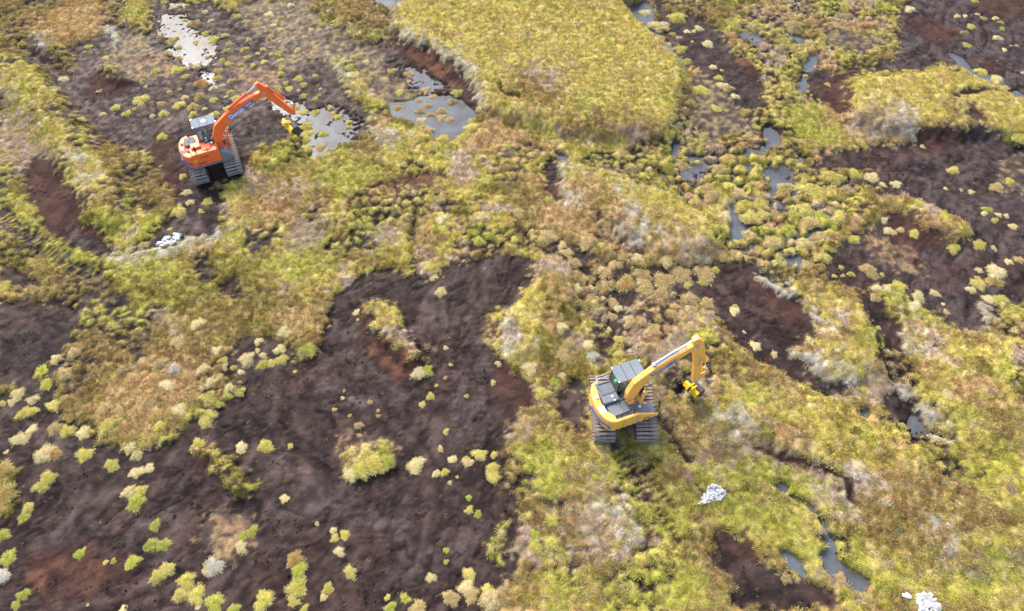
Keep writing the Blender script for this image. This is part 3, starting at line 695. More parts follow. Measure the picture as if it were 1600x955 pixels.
# standing water at one level: shows wherever the bog dips below it
def water_material():
    m, nt, b = node_mat('bog_water'); L = nt.links.new
    b.inputs['Roughness'].default_value = .07; b.inputs['Specular IOR Level'].default_value = .16; b.inputs['IOR'].default_value = 1.34
    g = N(nt, 'ShaderNodeNewGeometry')
    n0 = N(nt, 'ShaderNodeTexNoise'); n0.inputs['Scale'].default_value = .7; n0.inputs['Detail'].default_value = 7; n0.inputs['Roughness'].default_value = .65
    L(g.outputs['Position'], n0.inputs['Vector'])
    cr = N(nt, 'ShaderNodeValToRGB'); cr.color_ramp.elements[0].position = .36; cr.color_ramp.elements[1].position = .62
    cr.color_ramp.elements[0].color = (.07, .068, .07, 1); cr.color_ramp.elements[1].color = (.105, .122, .138, 1)  # base colour raised to carry the sky reflection that low specular drops
    L(n0.outputs[0], cr.inputs[0]); L(cr.outputs[0], b.inputs['Base Color'])
    n1 = N(nt, 'ShaderNodeTexNoise'); n1.inputs['Scale'].default_value = 11; n1.inputs['Detail'].default_value = 5
    L(g.outputs['Position'], n1.inputs['Vector'])
    bp = N(nt, 'ShaderNodeBump'); bp.inputs['Strength'].default_value = .5; bp.inputs['Distance'].default_value = .010
    L(n1.outputs[0], bp.inputs['Height']); L(bp.outputs[0], b.inputs['Normal'])
    return m
wx = np.array([-50., 50.]); wy = np.array([2., 60.]); A, B = np.meshgrid(wx, wy)
wm = mesh_grid('bog_water', A, B, np.full(A.shape, WATER_Z)); wm.materials.append(water_material())
water = bpy.data.objects.new('bog_water', wm); COL.objects.link(water); water['kind'] = 'structure'

def z_at(x, y):
    i = np.clip(np.searchsorted(XS, x), 1, NX - 1); j = np.clip(np.searchsorted(YS, y), 1, NY - 1)
    tx = (x - XS[i - 1]) / (XS[i] - XS[i - 1]); ty = (y - YS[j - 1]) / (YS[j] - YS[j - 1])
    return (Z[j - 1, i - 1] * (1 - tx) + Z[j - 1, i] * tx) * (1 - ty) + (Z[j, i - 1] * (1 - tx) + Z[j, i] * tx) * ty

# ------------------------------------------------------------------ plants
def blade_mesh(name, n, R, H, wd, droop, seed, twig=False):
    r = random.Random(seed); V = []; Fc = []; T = []
    for i in range(n):
        a = r.uniform(0, 6.283); rr = R * math.sqrt(r.random()) * .7; x = rr * math.cos(a); y = rr * math.sin(a)
        h = H * r.uniform(.5, 1.0) * (1 - .5 * (rr / R) ** 2); a2 = a + r.uniform(-.9, .9); l = R * r.uniform(.35, .8) * (.4 + rr / R); ww = wd * r.uniform(.6, 1.3)
        px = -math.sin(a2) * ww; py = math.cos(a2) * ww; b = len(V); s = r.random()
        if twig:
            c = Vector((x, y, h * r.random())); d1 = Vector((r.uniform(-1, 1), r.uniform(-1, 1), r.uniform(.2, 1))).normalized() * ww * 2.5; d2 = d1.cross(Vector((r.uniform(-1, 1), r.uniform(-1, 1), .3))).normalized() * ww * 1.4
            V += [c - d2, c + d2, c + d1]; Fc.append((b, b + 1, b + 2)); T += [s] * 3; continue
        V += [(x - px, y - py, 0), (x + px, y + py, 0), (x + math.cos(a2) * l * .5 + px * .8, y + math.sin(a2) * l * .5 + py * .8, h), (x + math.cos(a2) * l * .5 - px * .8, y + math.sin(a2) * l * .5 - py * .8, h),
              (x + math.cos(a2) * l, y + math.sin(a2) * l, h * (1 - droop))]
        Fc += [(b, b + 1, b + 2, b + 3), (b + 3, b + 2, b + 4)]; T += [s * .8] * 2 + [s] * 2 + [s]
    me = bpy.data.meshes.new(name); me.from_pydata(V, [], Fc); at = me.attributes.new('own', 'FLOAT', 'POINT'); at.data.foreach_set('value', T); return me
def plant_material(name, kind, attr='tint'):
    m, nt, b = node_mat(name); L = nt.links.new
    if kind == 'INSTANCER': a = N(nt, 'ShaderNodeAttribute', attribute_name=attr, attribute_type='INSTANCER'); out = a.outputs['Color']
    else: a = N(nt, 'ShaderNodeObjectInfo'); out = a.outputs['Color']
    o = N(nt, 'ShaderNodeAttribute', attribute_name='own')
    if kind != 'INSTANCER':
        rim = N(nt, 'ShaderNodeAttribute', attribute_name='rim'); mx = N(nt, 'ShaderNodeMix', data_type='RGBA')
        L(rim.outputs['Fac'], mx.inputs[0]); L(out, mx.inputs[6]); mx.inputs[7].default_value = (*lin((206, 192, 132)) * .8, 1); out = mx.outputs[2]
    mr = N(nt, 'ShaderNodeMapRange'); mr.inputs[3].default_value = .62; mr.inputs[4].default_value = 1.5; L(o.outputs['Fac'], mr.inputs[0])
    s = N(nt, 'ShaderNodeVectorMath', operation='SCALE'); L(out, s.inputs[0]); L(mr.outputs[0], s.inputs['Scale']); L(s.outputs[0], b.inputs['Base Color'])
    b.inputs['Roughness'].default_value = .75
    b.inputs['Specular IOR Level'].default_value = .25
    tr = N(nt, 'ShaderNodeBsdfTranslucent'); L(s.outputs[0], tr.inputs['Color']); ms = N(nt, 'ShaderNodeMixShader'); ms.inputs[0].default_value = .32
    L(b.outputs[0], ms.inputs[1]); L(tr.outputs[0], ms.inputs[2]); L(ms.outputs[0], nt.nodes['Material Output'].inputs['Surface'])
    return m
PM = plant_material('moor_plants', 'INSTANCER')
def source(me):
    me.materials.append(PM); return bpy.data.objects.new(me.name, me)
def scatter(name, label, cat, sources, mask_classes, per_m2, smin, smax, seed, dens=None):
    r = np.random.RandomState(seed)
    n = int(per_m2 * 46 * 2 * 50); x = r.uniform(-45, 45, n); y = r.uniform(5, 55, n)
    vis = np.abs(x) < (y * .46 + 21); x = x[vis]; y = y[vis]
    i = np.clip(np.rint((x + 45) / 90 * (np.searchsorted(XS, 45) - np.searchsorted(XS, -45))).astype(int) + np.searchsorted(XS, -45), 0, NX - 1); j = np.clip(np.searchsorted(YS, y), 0, NY - 1)
    c = cls2[j, i]; c0 = c; c = first_plant[j, i]; keep = np.isin(c, [IDX[k] for k in mask_classes]) & (r.rand(len(x)) < VEGMAP[j, i]) & (c0 != IDX['W'])
    if dens is not None: keep = np.isin(c0, [IDX[k] for k in mask_classes]) & (r.rand(len(x)) < sstep(.35, .65, fbm(x * .6, y * .6, 4, 3)))
    if dens is None: keep &= thin[j, i] + (~isF[j, i]) > .35
    if EXCL is not None:
        for ex, ey, er in EXCL: keep &= np.hypot(x - ex, y - ey) > er
    x = x[keep]; y = y[keep]; i = i[keep]; j = j[keep]; c = c[keep]
    z = z_at(x, y) - .02; k = z > WATER_Z - .02; x, y, z, i, j, c = x[k], y[k], z[k], i[k], j[k], c[k]; n = len(x)
    onp = (PLANT[ci[j, i]] | isF[j, i])[:, None]; pv = PAL[np.where(onp[:, 0], cmix2[j, i], c), (r.rand(n) * 8).astype(int)]; t = np.where(onp, pv * .4 + tint[j, i] * .6, pv)
    t = t * (.66 + .78 * r.rand(n) ** 1.4)[:, None] * (1 + (coarse[j, i] - .5) * .5)[:, None] * PLG
    pale = r.rand(n) < .10; t[pale] = t[pale] * .4 + lin((222, 210, 160)) * PLG * .6
    if dens is not None: t = dens[r.randint(0, len(dens), n)] * (.7 + .6 * r.rand(n))[:, None]
    me = bpy.data.meshes.new(name); me.vertices.add(n); me.vertices.foreach_set('co', np.stack([x, y, z], -1).astype(np.float32).ravel())
    a = me.attributes.new('tint', 'FLOAT_COLOR', 'POINT'); q = np.ones((n, 4), np.float32); q[:, :3] = t; a.data.foreach_set('color', q.ravel())
    a = me.attributes.new('turn', 'FLOAT_VECTOR', 'POINT'); q = np.zeros((n, 3), np.float32); q[:, 2] = r.rand(n) * 6.283; q[:, 0] = (r.rand(n) - .5) * .5; q[:, 1] = (r.rand(n) - .5) * .5; a.data.foreach_set('vector', q.ravel())
    a = me.attributes.new('size', 'FLOAT', 'POINT'); a.data.foreach_set('value', ((smin + (smax - smin) * r.rand(n) ** 1.6) * np.where(onp[:, 0], 1, .6)).astype(np.float32))
    a = me.attributes.new('pick', 'INT', 'POINT'); a.data.foreach_set('value', r.randint(0, len(sources), n).astype(np.int32))
    o = bpy.data.objects.new(name, me); COL.objects.link(o); o['kind'] = 'stuff'; o['label'] = label; o['category'] = cat
    ng = bpy.data.node_groups.new(name, 'GeometryNodeTree'); ng.interface.new_socket('Geometry', in_out='INPUT', socket_type='NodeSocketGeometry'); ng.interface.new_socket('Geometry', in_out='OUTPUT', socket_type='NodeSocketGeometry')
    gi = ng.nodes.new('NodeGroupInput'); go = ng.nodes.new('NodeGroupOutput'); ip = ng.nodes.new('GeometryNodeInstanceOnPoints'); jn = ng.nodes.new('GeometryNodeJoinGeometry'); L = ng.links.new
    for sidx in reversed(range(len(sources))):
        oi = ng.nodes.new('GeometryNodeObjectInfo'); oi.inputs['Object'].default_value = sources[sidx]; oi.inputs['As Instance'].default_value = True; L(oi.outputs['Geometry'], jn.inputs[0])
    def nat(nm, ty):
        a = ng.nodes.new('GeometryNodeInputNamedAttribute'); a.data_type = ty; a.inputs['Name'].default_value = nm; return a.outputs[0]
    L(gi.outputs[0], ip.inputs['Points']); L(jn.outputs[0], ip.inputs['Instance']); ip.inputs['Pick Instance'].default_value = True
    L(nat('pick', 'INT'), ip.inputs['Instance Index']); L(nat('turn', 'FLOAT_VECTOR'), ip.inputs['Rotation']); L(nat('size', 'FLOAT'), ip.inputs['Scale']); L(ip.outputs[0], go.inputs[0])
    md = o.modifiers.new('plants', 'NODES'); md.node_group = ng
    return n
# ------------------------------------------------------------------ tussocks one by one
def tussock_mesh(seed, twig=False):
    r = random.Random(seed); V = []; Fc = []; own = []; rim = []
    lob = [(r.uniform(.06, .20), k, r.uniform(0, 6.28)) for k in (2, 3, 5)]
    def rad(a): return 1 + sum(q * math.sin(k * a + p) for q, k, p in lob)
    nr, na = 5, 18
    for i in range(nr + 1):
        t = i / nr
        for j in range(na):
            a = 6.283 * j / na; R = rad(a) * t * .92; h = .46 * (1 - t ** 2.6) + r.uniform(-.04, .04) * (1 - t) + (-.12 if i == nr else 0)
            V.append((R * math.cos(a) + r.uniform(-.03, .03), R * math.sin(a) + r.uniform(-.03, .03), h)); own.append(r.random() * .6); rim.append(.35 * t ** 2)
    for i in range(nr):
        for j in range(na): Fc.append((i * na + j, (i + 1) * na + j, (i + 1) * na + (j + 1) % na, i * na + (j + 1) % na))
    for q in range(420):
        a = r.uniform(0, 6.283); t = r.random() ** .55; R = rad(a) * t * .9; h = .46 * (1 - t ** 2.6) - .02
        a2 = a + r.uniform(-.5, .5); l = r.uniform(.12, .30) * (.5 + t); up = r.uniform(.03, .15) * (1.2 - t * .8); w2 = r.uniform(.010, .026)
        x, y = R * math.cos(a), R * math.sin(a); px, py = -math.sin(a2) * w2, math.cos(a2) * w2; b = len(V); s = r.random(); rm = min(1, t ** 1.6 * r.uniform(.2, 1.3))
        V += [(x - px, y - py, h), (x + px, y + py, h), (x + math.cos(a2) * l * .55 + px, y + math.sin(a2) * l * .55 + py, h + up), (x + math.cos(a2) * l * .55 - px, y + math.sin(a2) * l * .55 - py, h + up), (x + math.cos(a2) * l, y + math.sin(a2) * l, max(h + up - l * .45 * (.3 + t), -.05))]
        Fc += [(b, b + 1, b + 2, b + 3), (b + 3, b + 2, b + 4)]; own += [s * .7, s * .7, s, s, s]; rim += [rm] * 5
    me = bpy.data.meshes.new('tussock'); me.from_pydata(V, [], Fc)
    for nm, d in (('own', own), ('rim', rim)): at = me.attributes.new(nm, 'FLOAT', 'POINT'); at.data.foreach_set('value', d)
    me.materials.append(TM); return me
TM = plant_material('tussock_plants', 'OBJECT')
TMESH = [tussock_mesh(100 + i) for i in range(9)]
TC = {'y': [(190,180,84),(182,172,76),(202,188,100)], 'g': [(156,164,56),(168,170,62)], 'w': [(222,206,156),(214,198,142),(206,186,136)], 'o': [(158,134,70),(170,138,74)], 'b': [(180,156,104),(168,144,96),(188,160,112)], 's': [(196,190,178)], 'q': [(172,128,70)]}
CNAME = {'y': 'yellow-green', 'g': 'bright green', 'w': 'pale straw', 'o': 'olive brown', 'b': 'tan brown', 's': 'grey-white', 'q': 'rusty orange'}
LM = [('the orange excavator', 330, 225), ('the yellow excavator', 985, 625), ('the stream-side stone pile', 1113, 775), ('the blue-grey tussock pool', 680, 185),
      ('the glinting water', 295, 78), ('the central rusty mound', 610, 545), ('the lower-left rusty patch', 110, 895), ('the bottom-edge stone pile', 1443, 942),
      ('the lower-left mossy mound', 350, 735), ('the right-hand mudflat hummock', 1460, 340), ('the top grass plateau', 880, 90),
      ('the left straw heath', 230, 590), ('the brown streaked hag', 1000, 335), ('the upper-right grassy hag', 1450, 145), ('the dark right-hand slot', 1440, 668), ('the brown peat tongue', 1190, 490)]
DIRS = ['right', 'upper right', 'above', 'upper left', 'left', 'lower left', 'below', 'lower right']
ORD = ['nearest', 'second', 'third', 'fourth', 'fifth', 'sixth', 'seventh', 'eighth', 'ninth', 'tenth', 'eleventh', 'twelfth', 'thirteenth', 'fourteenth', 'fifteenth', 'sixteenth', 'seventeenth', 'eighteenth', 'nineteenth', 'twentieth', 'twenty-first', 'twenty-second', 'twenty-third', 'twenty-fourth', 'twenty-fifth', 'twenty-sixth', 'twenty-seventh', 'twenty-eighth', 'twenty-ninth', 'thirtieth']
def on_what(px, py):
    x, y = ground_pt(px, py, -.2); i = np.searchsorted(XS, x); j = np.searchsorted(YS, y)
    k = KEYS[int(cls[min(j, NY - 1), min(i, NX - 1)])]
    return {'P': 'on bare peat', 'D': 'on black peat', 'S': 'on grey peat', 'R': 'on reddish peat', 'Q': 'on rusty peat', 'W': 'in water', 'F': 'on wet mud', 'H': 'on thin heath', 'M': 'in pinkish heath', 'L': 'by pale lichen'}.get(k, 'in grass')
TL = []
for ln in TUSS.strip().split('\n'):
    o, s = ln.split('|'); ox, oy = map(int, o.split(','))
    for q in s.split(';'):
        a = q.split(','); TL.append((ox + float(a[0]) / 3.98, oy + float(a[1]) / 3.98, float(a[2]) / 3.98, a[3]))
TL.sort(key=lambda t: -t[2])
place = {}
for n, t in enumerate(TL):
    b = min(LM, key=lambda l: math.hypot(l[1] - t[0], l[2] - t[1])); dx = t[0] - b[1]; dy = b[2] - t[1]
    place.setdefault((b[0], int(round(math.degrees(math.atan2(dy, dx)) / 45)) % 8), []).append((math.hypot(dx, dy), n))
lab = {}
for (lm, d), v in place.items():
    for q, (_, n) in enumerate(sorted(v)): lab[n] = (ORD[min(q, 29)], DIRS[d], lm)
rt = random.Random(5)
rest = ([], [], [], [], [])
EXCL = None
for n, (px, py, r, c) in enumerate(TL):
    x, y = survey(px, py + r * .15, -.15); R = r / px_per_m(px, py) * 1.08
    z = max(z_at(x, y), WATER_Z) - .03; me = TMESH[rt.randrange(9)]
    sx, sy, sz, rz = R * rt.uniform(.92, 1.12), R * rt.uniform(.92, 1.12), R * rt.uniform(.42, .62) + .05, rt.uniform(0, 6.28)
    base_c = lin(TC[c][rt.randrange(len(TC[c]))]) * .92 * rt.uniform(.85, 1.12)
    if n < 300:
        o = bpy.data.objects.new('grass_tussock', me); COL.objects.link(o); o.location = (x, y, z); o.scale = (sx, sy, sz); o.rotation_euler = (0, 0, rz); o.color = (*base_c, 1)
        sz_n = 'large' if r > 12.5 else ('medium' if r > 8 else 'small'); od, dr, lm = lab[n]
        tt = od + ' ' + {'above': 'above ', 'below': 'below '}.get(dr, dr + ' of ')
        o['label'] = '%s %s tussock %s, %s%s' % (sz_n, CNAME[c], on_what(px, py), tt, lm); o['category'] = 'tussock'; o['group'] = 'grass tussocks dotted over the bog'
    else:
        nv = len(me.vertices); co = np.empty(nv * 3, np.float32); me.vertices.foreach_get('co', co); co = co.reshape(-1, 3) * (sx, sy, sz); cs, sn = math.cos(rz), math.sin(rz)
        co = np.stack([co[:, 0] * cs - co[:, 1] * sn + x, co[:, 0] * sn + co[:, 1] * cs + y, co[:, 2] + z], -1); off = sum(len(a) for a in rest[0])
        rest[0].append(co); rest[1].extend([tuple(i + off for i in p.vertices) for p in me.polygons]); rest[2].append(np.tile(np.append(base_c, 1), (nv, 1)))
        for k, nm in ((3, 'own'), (4, 'rim')):
            a = np.empty(nv, np.float32); me.attributes[nm].data.foreach_get('value', a); rest[k].append(a)
if rest[0]:
    me = bpy.data.meshes.new('small_tussocks'); me.from_pydata(np.concatenate(rest[0]).tolist(), [], rest[1])
    for nm, a in (('own', rest[3]), ('rim', rest[4])): at = me.attributes.new(nm, 'FLOAT', 'POINT'); at.data.foreach_set('value', np.concatenate(a))
    at = me.attributes.new('tint', 'FLOAT_COLOR', 'POINT'); at.data.foreach_set('color', np.concatenate(rest[2]).astype(np.float32).ravel())
    m = TM.copy(); m.name = 'small_tussock_plants'; nt = m.node_tree
    oi = [n_ for n_ in nt.nodes if n_.type == 'OBJECT_INFO'][0]; a = N(nt, 'ShaderNodeAttribute', attribute_name='tint')
    to = oi.outputs['Color'].links[0].to_socket; nt.links.new(a.outputs['Color'], to)
    me.materials.append(m); o = bpy.data.objects.new('small_tussocks', me); COL.objects.link(o); o['kind'] = 'stuff'; o['label'] = 'scattered tiny grass tufts on the mud and bare peat between the bigger tussocks'; o['category'] = 'small tussocks'

# ------------------------------------------------------------------ ground plants as masses
YEL = ground_pt(985, 640); 
EXCL = EXCAVATOR_FEET
leafy = [source(blade_mesh('grass_clump', 20, .17, .11, .009, .4, 1)), source(blade_mesh('grass_clump', 16, .20, .13, .010, .5, 2)), source(blade_mesh('grass_clump', 24, .15, .09, .009, .3, 3)), source(blade_mesh('grass_clump', 14, .22, .10, .012, .6, 4))]
twiggy = [source(blade_mesh('heath_clump', 44, .17, .13, .013, 0, 5, True)), source(blade_mesh('heath_clump', 36, .2, .10, .015, 0, 6, True)), source(blade_mesh('heath_clump', 30, .14, .15, .012, 0, 7, True))]
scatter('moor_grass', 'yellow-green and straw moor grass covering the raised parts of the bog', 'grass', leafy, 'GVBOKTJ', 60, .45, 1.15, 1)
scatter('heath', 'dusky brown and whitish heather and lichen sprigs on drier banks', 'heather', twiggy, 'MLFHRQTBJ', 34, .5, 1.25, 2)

def clod_mesh(seed):
    r = random.Random(seed); bm = bmesh.new()
    for q in range(6):
        s = r.uniform(.02, .07); g = bmesh.ops.create_icosphere(bm, subdivisions=1, radius=s); o = Vector((r.uniform(-.25, .25), r.uniform(-.25, .25), s * .2))
        for v in g['verts']: v.co = Vector((v.co.x * r.uniform(.7, 1.5), v.co.y * r.uniform(.7, 1.3), v.co.z * r.uniform(.5, .9))) + o
    for q in range(3):                                      # torn roots and stems
        a = r.uniform(0, 6.28); x, y = r.uniform(-.25, .25), r.uniform(-.25, .25); l = r.uniform(.1, .28); w3 = .012
        v = [bm.verts.new(p) for p in ((x, y, .02), (x + math.cos(a) * l, y + math.sin(a) * l, .03), (x + math.cos(a) * l - math.sin(a) * w3, y + math.sin(a) * l + math.cos(a) * w3, .045), (x - math.sin(a) * w3, y + math.cos(a) * w3, .035))]; bm.faces.new(v)
    me = bpy.data.meshes.new('peat_clods'); bm.to_mesh(me); bm.free(); return me
scatter('peat_clods', 'crumbled dark clods and torn roots lying on the bare peat', 'peat crumbs', [source(clod_mesh(s)) for s in (1, 2, 3)], 'PDSRQ', 5, .5, 1.5, 9, np.array([lin(c) * .36 for c in ((72, 56, 52), (60, 47, 45), (84, 68, 62), (66, 52, 48), (110, 90, 80), (190, 165, 120))]))
# ------------------------------------------------------------------ stones
def paint(name, col, rough=.5, metal=0, spec=.5, dirt=.0, dcol=(.06, .045, .04)):
    m, nt, b = node_mat(name); L = nt.links.new; b.inputs['Roughness'].default_value = rough; b.inputs['Metallic'].default_value = metal; b.inputs['Specular IOR Level'].default_value = spec
    n = N(nt, 'ShaderNodeTexNoise'); n.inputs['Scale'].default_value = 3.5; n.inputs['Detail'].default_value = 6; n.inputs['Roughness'].default_value = .65
    g = N(nt, 'ShaderNodeTexCoord'); L(g.outputs['Object'], n.inputs['Vector'])
    r = N(nt, 'ShaderNodeMapRange'); r.inputs[1].default_value = .48; r.inputs[2].default_value = .75; r.inputs[3].default_value = 0; r.inputs[4].default_value = dirt; L(n.outputs[0], r.inputs[0])
    mx = N(nt, 'ShaderNodeMix', data_type='RGBA'); mx.inputs[6].default_value = (*col, 1); mx.inputs[7].default_value = (*dcol, 1); L(r.outputs[0], mx.inputs[0]); L(mx.outputs[2], b.inputs['Base Color'])
    return m
STONE = paint('white_stone', (.50, .50, .49), .9, dirt=.8, dcol=(.14, .12, .10))
def stone_pile(name, outline, n, lo, hi, label, seed):
    r = random.Random(seed); P = np.array([survey(*map(float, q.split(',')), 0) for q in outline.split()]); x0, y0 = P.min(0); x1, y1 = P.max(0); c = P.mean(0)
    root = bpy.data.objects.new(name, None); COL.objects.link(root); zc = float(z_at(c[0], c[1])); root.location = (c[0], c[1], zc); root['label'] = label; root['category'] = 'stone pile'
    V = []; Fc = []; k = 0
    while k < n:
        x = r.uniform(x0, x1); y = r.uniform(y0, y1)
        if not inside(np.array([x]), np.array([y]), P)[0]: continue
        k += 1; s = r.uniform(lo, hi) * (.6 + .6 * r.random()); bm = bmesh.new(); bmesh.ops.create_icosphere(bm, subdivisions=1, radius=s)
        for v in bm.verts: v.co *= r.uniform(.6, 1.3)
        M = Matrix.Translation((x - c[0], y - c[1], float(z_at(x, y)) - zc + s * .5 + r.uniform(-.02, .05))) @ Matrix.Rotation(r.uniform(0, 6), 4, 'Z') @ Matrix.Diagonal((r.uniform(.8, 1.7), r.uniform(.7, 1.2), r.uniform(.35, .8), 1))
        b = len(V); V += [tuple(M @ v.co) for v in bm.verts]; Fc += [tuple(b + v.index for v in f.verts) for f in bm.faces]; bm.free()
    me = bpy.data.meshes.new('stones'); me.from_pydata(V, [], Fc); me.materials.append(STONE); o = bpy.data.objects.new('stones', me); COL.objects.link(o); o.parent = root; o['kind'] = 'stuff'
stone_pile('stone_pile', '1090,791 1098,775 1112,757 1126,764 1136,771 1126,780 1108,785', 230, .035, .10, 'loose white stone pile beside the thin grass stream below the yellow excavator', 3)
stone_pile('stone_pile', '1430,938 1434,930 1452,928 1462,940 1470,960 1436,960', 130, .05, .12, 'white stone pile cut off by the bottom edge of the picture', 4)
stone_pile('stone_pile', '1408,930 1414,928 1424,933 1420,937', 18, .05, .1, 'small scatter of white stones just left of the bottom stone pile', 5)
stone_pile('stone_pile', '242,380 262,368 282,362 284,372 268,384 250,388', 90, .05, .14, 'white rock and stones standing in for wet reflections, peat rim below the orange excavator', 6)  # stones added where pale wet reflections lie around one white rock
# ------------------------------------------------------------------ excavators
def finish(name, bm, mat, parent, M=None, bevel=0, smooth=False):
    if M is not None: bm.transform(M)
    bmesh.ops.recalc_face_normals(bm, faces=bm.faces)
    me = bpy.data.meshes.new(name); bm.to_mesh(me); bm.free(); me.materials.append(mat)
    if smooth:
        for p in me.polygons: p.use_smooth = True
    o = bpy.data.objects.new(name, me); COL.objects.link(o); o.parent = parent
    if bevel:
        b = o.modifiers.new('edge', 'BEVEL'); b.width = bevel; b.segments = 2; b.limit_method = 'ANGLE'; b.angle_limit = .6
    return o
def box(bm, x0, x1, y0, y1, z0, z1):
    v = [bm.verts.new(p) for p in ((x0,y0,z0),(x1,y0,z0),(x1,y1,z0),(x0,y1,z0),(x0,y0,z1),(x1,y0,z1),(x1,y1,z1),(x0,y1,z1))]
    for f in ((3,2,1,0),(4,5,6,7),(0,1,5,4),(1,2,6,5),(2,3,7,6),(3,0,4,7)): bm.faces.new([v[i] for i in f])
def prism_xy(bm, P, z0, z1):
    a = [bm.verts.new((x, y, z0)) for x, y in P]; b = [bm.verts.new((x, y, z1 if not callable(z1) else z1(x, y))) for x, y in P]; n = len(P)
    bm.faces.new(a[::-1]); bm.faces.new(b)
    for i in range(n): bm.faces.new((a[i], a[(i + 1) % n], b[(i + 1) % n], b[i]))
def prism_xz(bm, P, y0, y1):
    a = [bm.verts.new((x, y0, z)) for x, z in P]; b = [bm.verts.new((x, y1, z)) for x, z in P]; n = len(P)
    bm.faces.new(a[::-1]); bm.faces.new(b)
    for i in range(n): bm.faces.new((a[i], a[(i + 1) % n], b[(i + 1) % n], b[i]))
def tube(bm, a, b, r, n=10, r2=None):
    a = Vector(a); b = Vector(b); d = (b - a); q = d.to_track_quat('Z', 'Y').to_matrix(); r2 = r if r2 is None else r2
    A = [bm.verts.new(a + q @ Vector((r * math.cos(6.2832 * i / n), r * math.sin(6.2832 * i / n), 0))) for i in range(n)]
    B = [bm.verts.new(b + q @ Vector((r2 * math.cos(6.2832 * i / n), r2 * math.sin(6.2832 * i / n), 0))) for i in range(n)]
    bm.faces.new(A[::-1]); bm.faces.new(B)
    for i in range(n): bm.faces.new((A[i], A[(i + 1) % n], B[(i + 1) % n], B[i]))
def rail(bm, pts, r=.022):
    for a, b in zip(pts, pts[1:]): tube(bm, a, b, r, 6)
def beam_profile(line):
    """outline of an arm from (x, z, thickness) stations"""
    up = []; dn = []; n = len(line)
    for i, (x, z, t) in enumerate(line):
        a = line[max(i - 1, 0)]; b = line[min(i + 1, n - 1)]; dx, dz = b[0] - a[0], b[1] - a[1]; L = math.hypot(dx, dz); nx, nz = -dz / L, dx / L
        up.append((x + nx * t / 2, z + nz * t / 2)); dn.append((x - nx * t / 2, z - nz * t / 2))
    return up + dn[::-1]
def lettering(name, text, size, M, mat, parent, depth=.006, shear=0):
    cu = bpy.data.curves.new(name, 'FONT'); cu.body = text; cu.size = size; cu.extrude = depth; cu.align_x = 'CENTER'; cu.align_y = 'CENTER'; cu.offset = size * .02; cu.shear = shear
    t = bpy.data.objects.new(name, cu); COL.objects.link(t); bpy.context.view_layer.update()
    me = bpy.data.meshes.new_from_object(t.evaluated_get(bpy.context.evaluated_depsgraph_get())); COL.objects.unlink(t); bpy.data.objects.remove(t)
    me.name = name; me.transform(M); me.materials.clear(); me.materials.append(mat); o = bpy.data.objects.new(name, me); COL.objects.link(o); o.parent = parent; return o
def frame(o, xd, yd):
    xd = Vector(xd).normalized(); yd = Vector(yd); zd = xd.cross(yd).normalized(); yd = zd.cross(xd)
    return Matrix(((xd.x, yd.x, zd.x, o[0]), (xd.y, yd.y, zd.y, o[1]), (xd.z, yd.z, zd.z, o[2]), (0, 0, 0, 1)))
GREY = paint('deck_grey', (.17, .185, .20), .75, spec=.25, dirt=.3, dcol=(.12, .10, .08)); DARK = paint('dark_steel', (.03, .028, .028), .7, spec=.25, dirt=.3); STEEL = paint('track_steel', (.25, .205, .175), .85, 0, spec=.15, dirt=.9, dcol=(.10, .078, .068))
CHROME = paint('rod_chrome', (.75, .75, .77), .18, .9); SILV = paint('grey_cylinder', (.38, .42, .46), .4, .2, dirt=.2); BLACK = paint('rubber_black', (.02, .02, .022), .6); WHITE = paint('white_paint', (.8, .8, .8), .5)
BLUE = paint('sign_blue', (.02, .15, .55), .5); LBLUE = paint('light_blue', (.10, .45, .75), .5); YPAINT = paint('bright_yellow', (.85, .52, .01), .4, dirt=.25); LAMP = paint('lamp_lens', (.8, .8, .7), .1)
CABG = paint('cab_roof_grey', (.16, .20, .23), .75, spec=.25, dirt=.15); GREEN = paint('beacon_green', (.08, .6, .22), .3); AMB = paint('beacon_amber', (.85, .35, .04), .3); NAVY = paint('navy_mark', (.02, .04, .25), .5); TEAL = paint('seat_fabric', (.25, .33, .33), .8)
GLASS, gnt, gb_ = node_mat('cab_glass'); gb_.inputs['Base Color'].default_value = (.10, .16, .15, 1); gb_.inputs['Roughness'].default_value = .04; gb_.inputs['Alpha'].default_value = .20

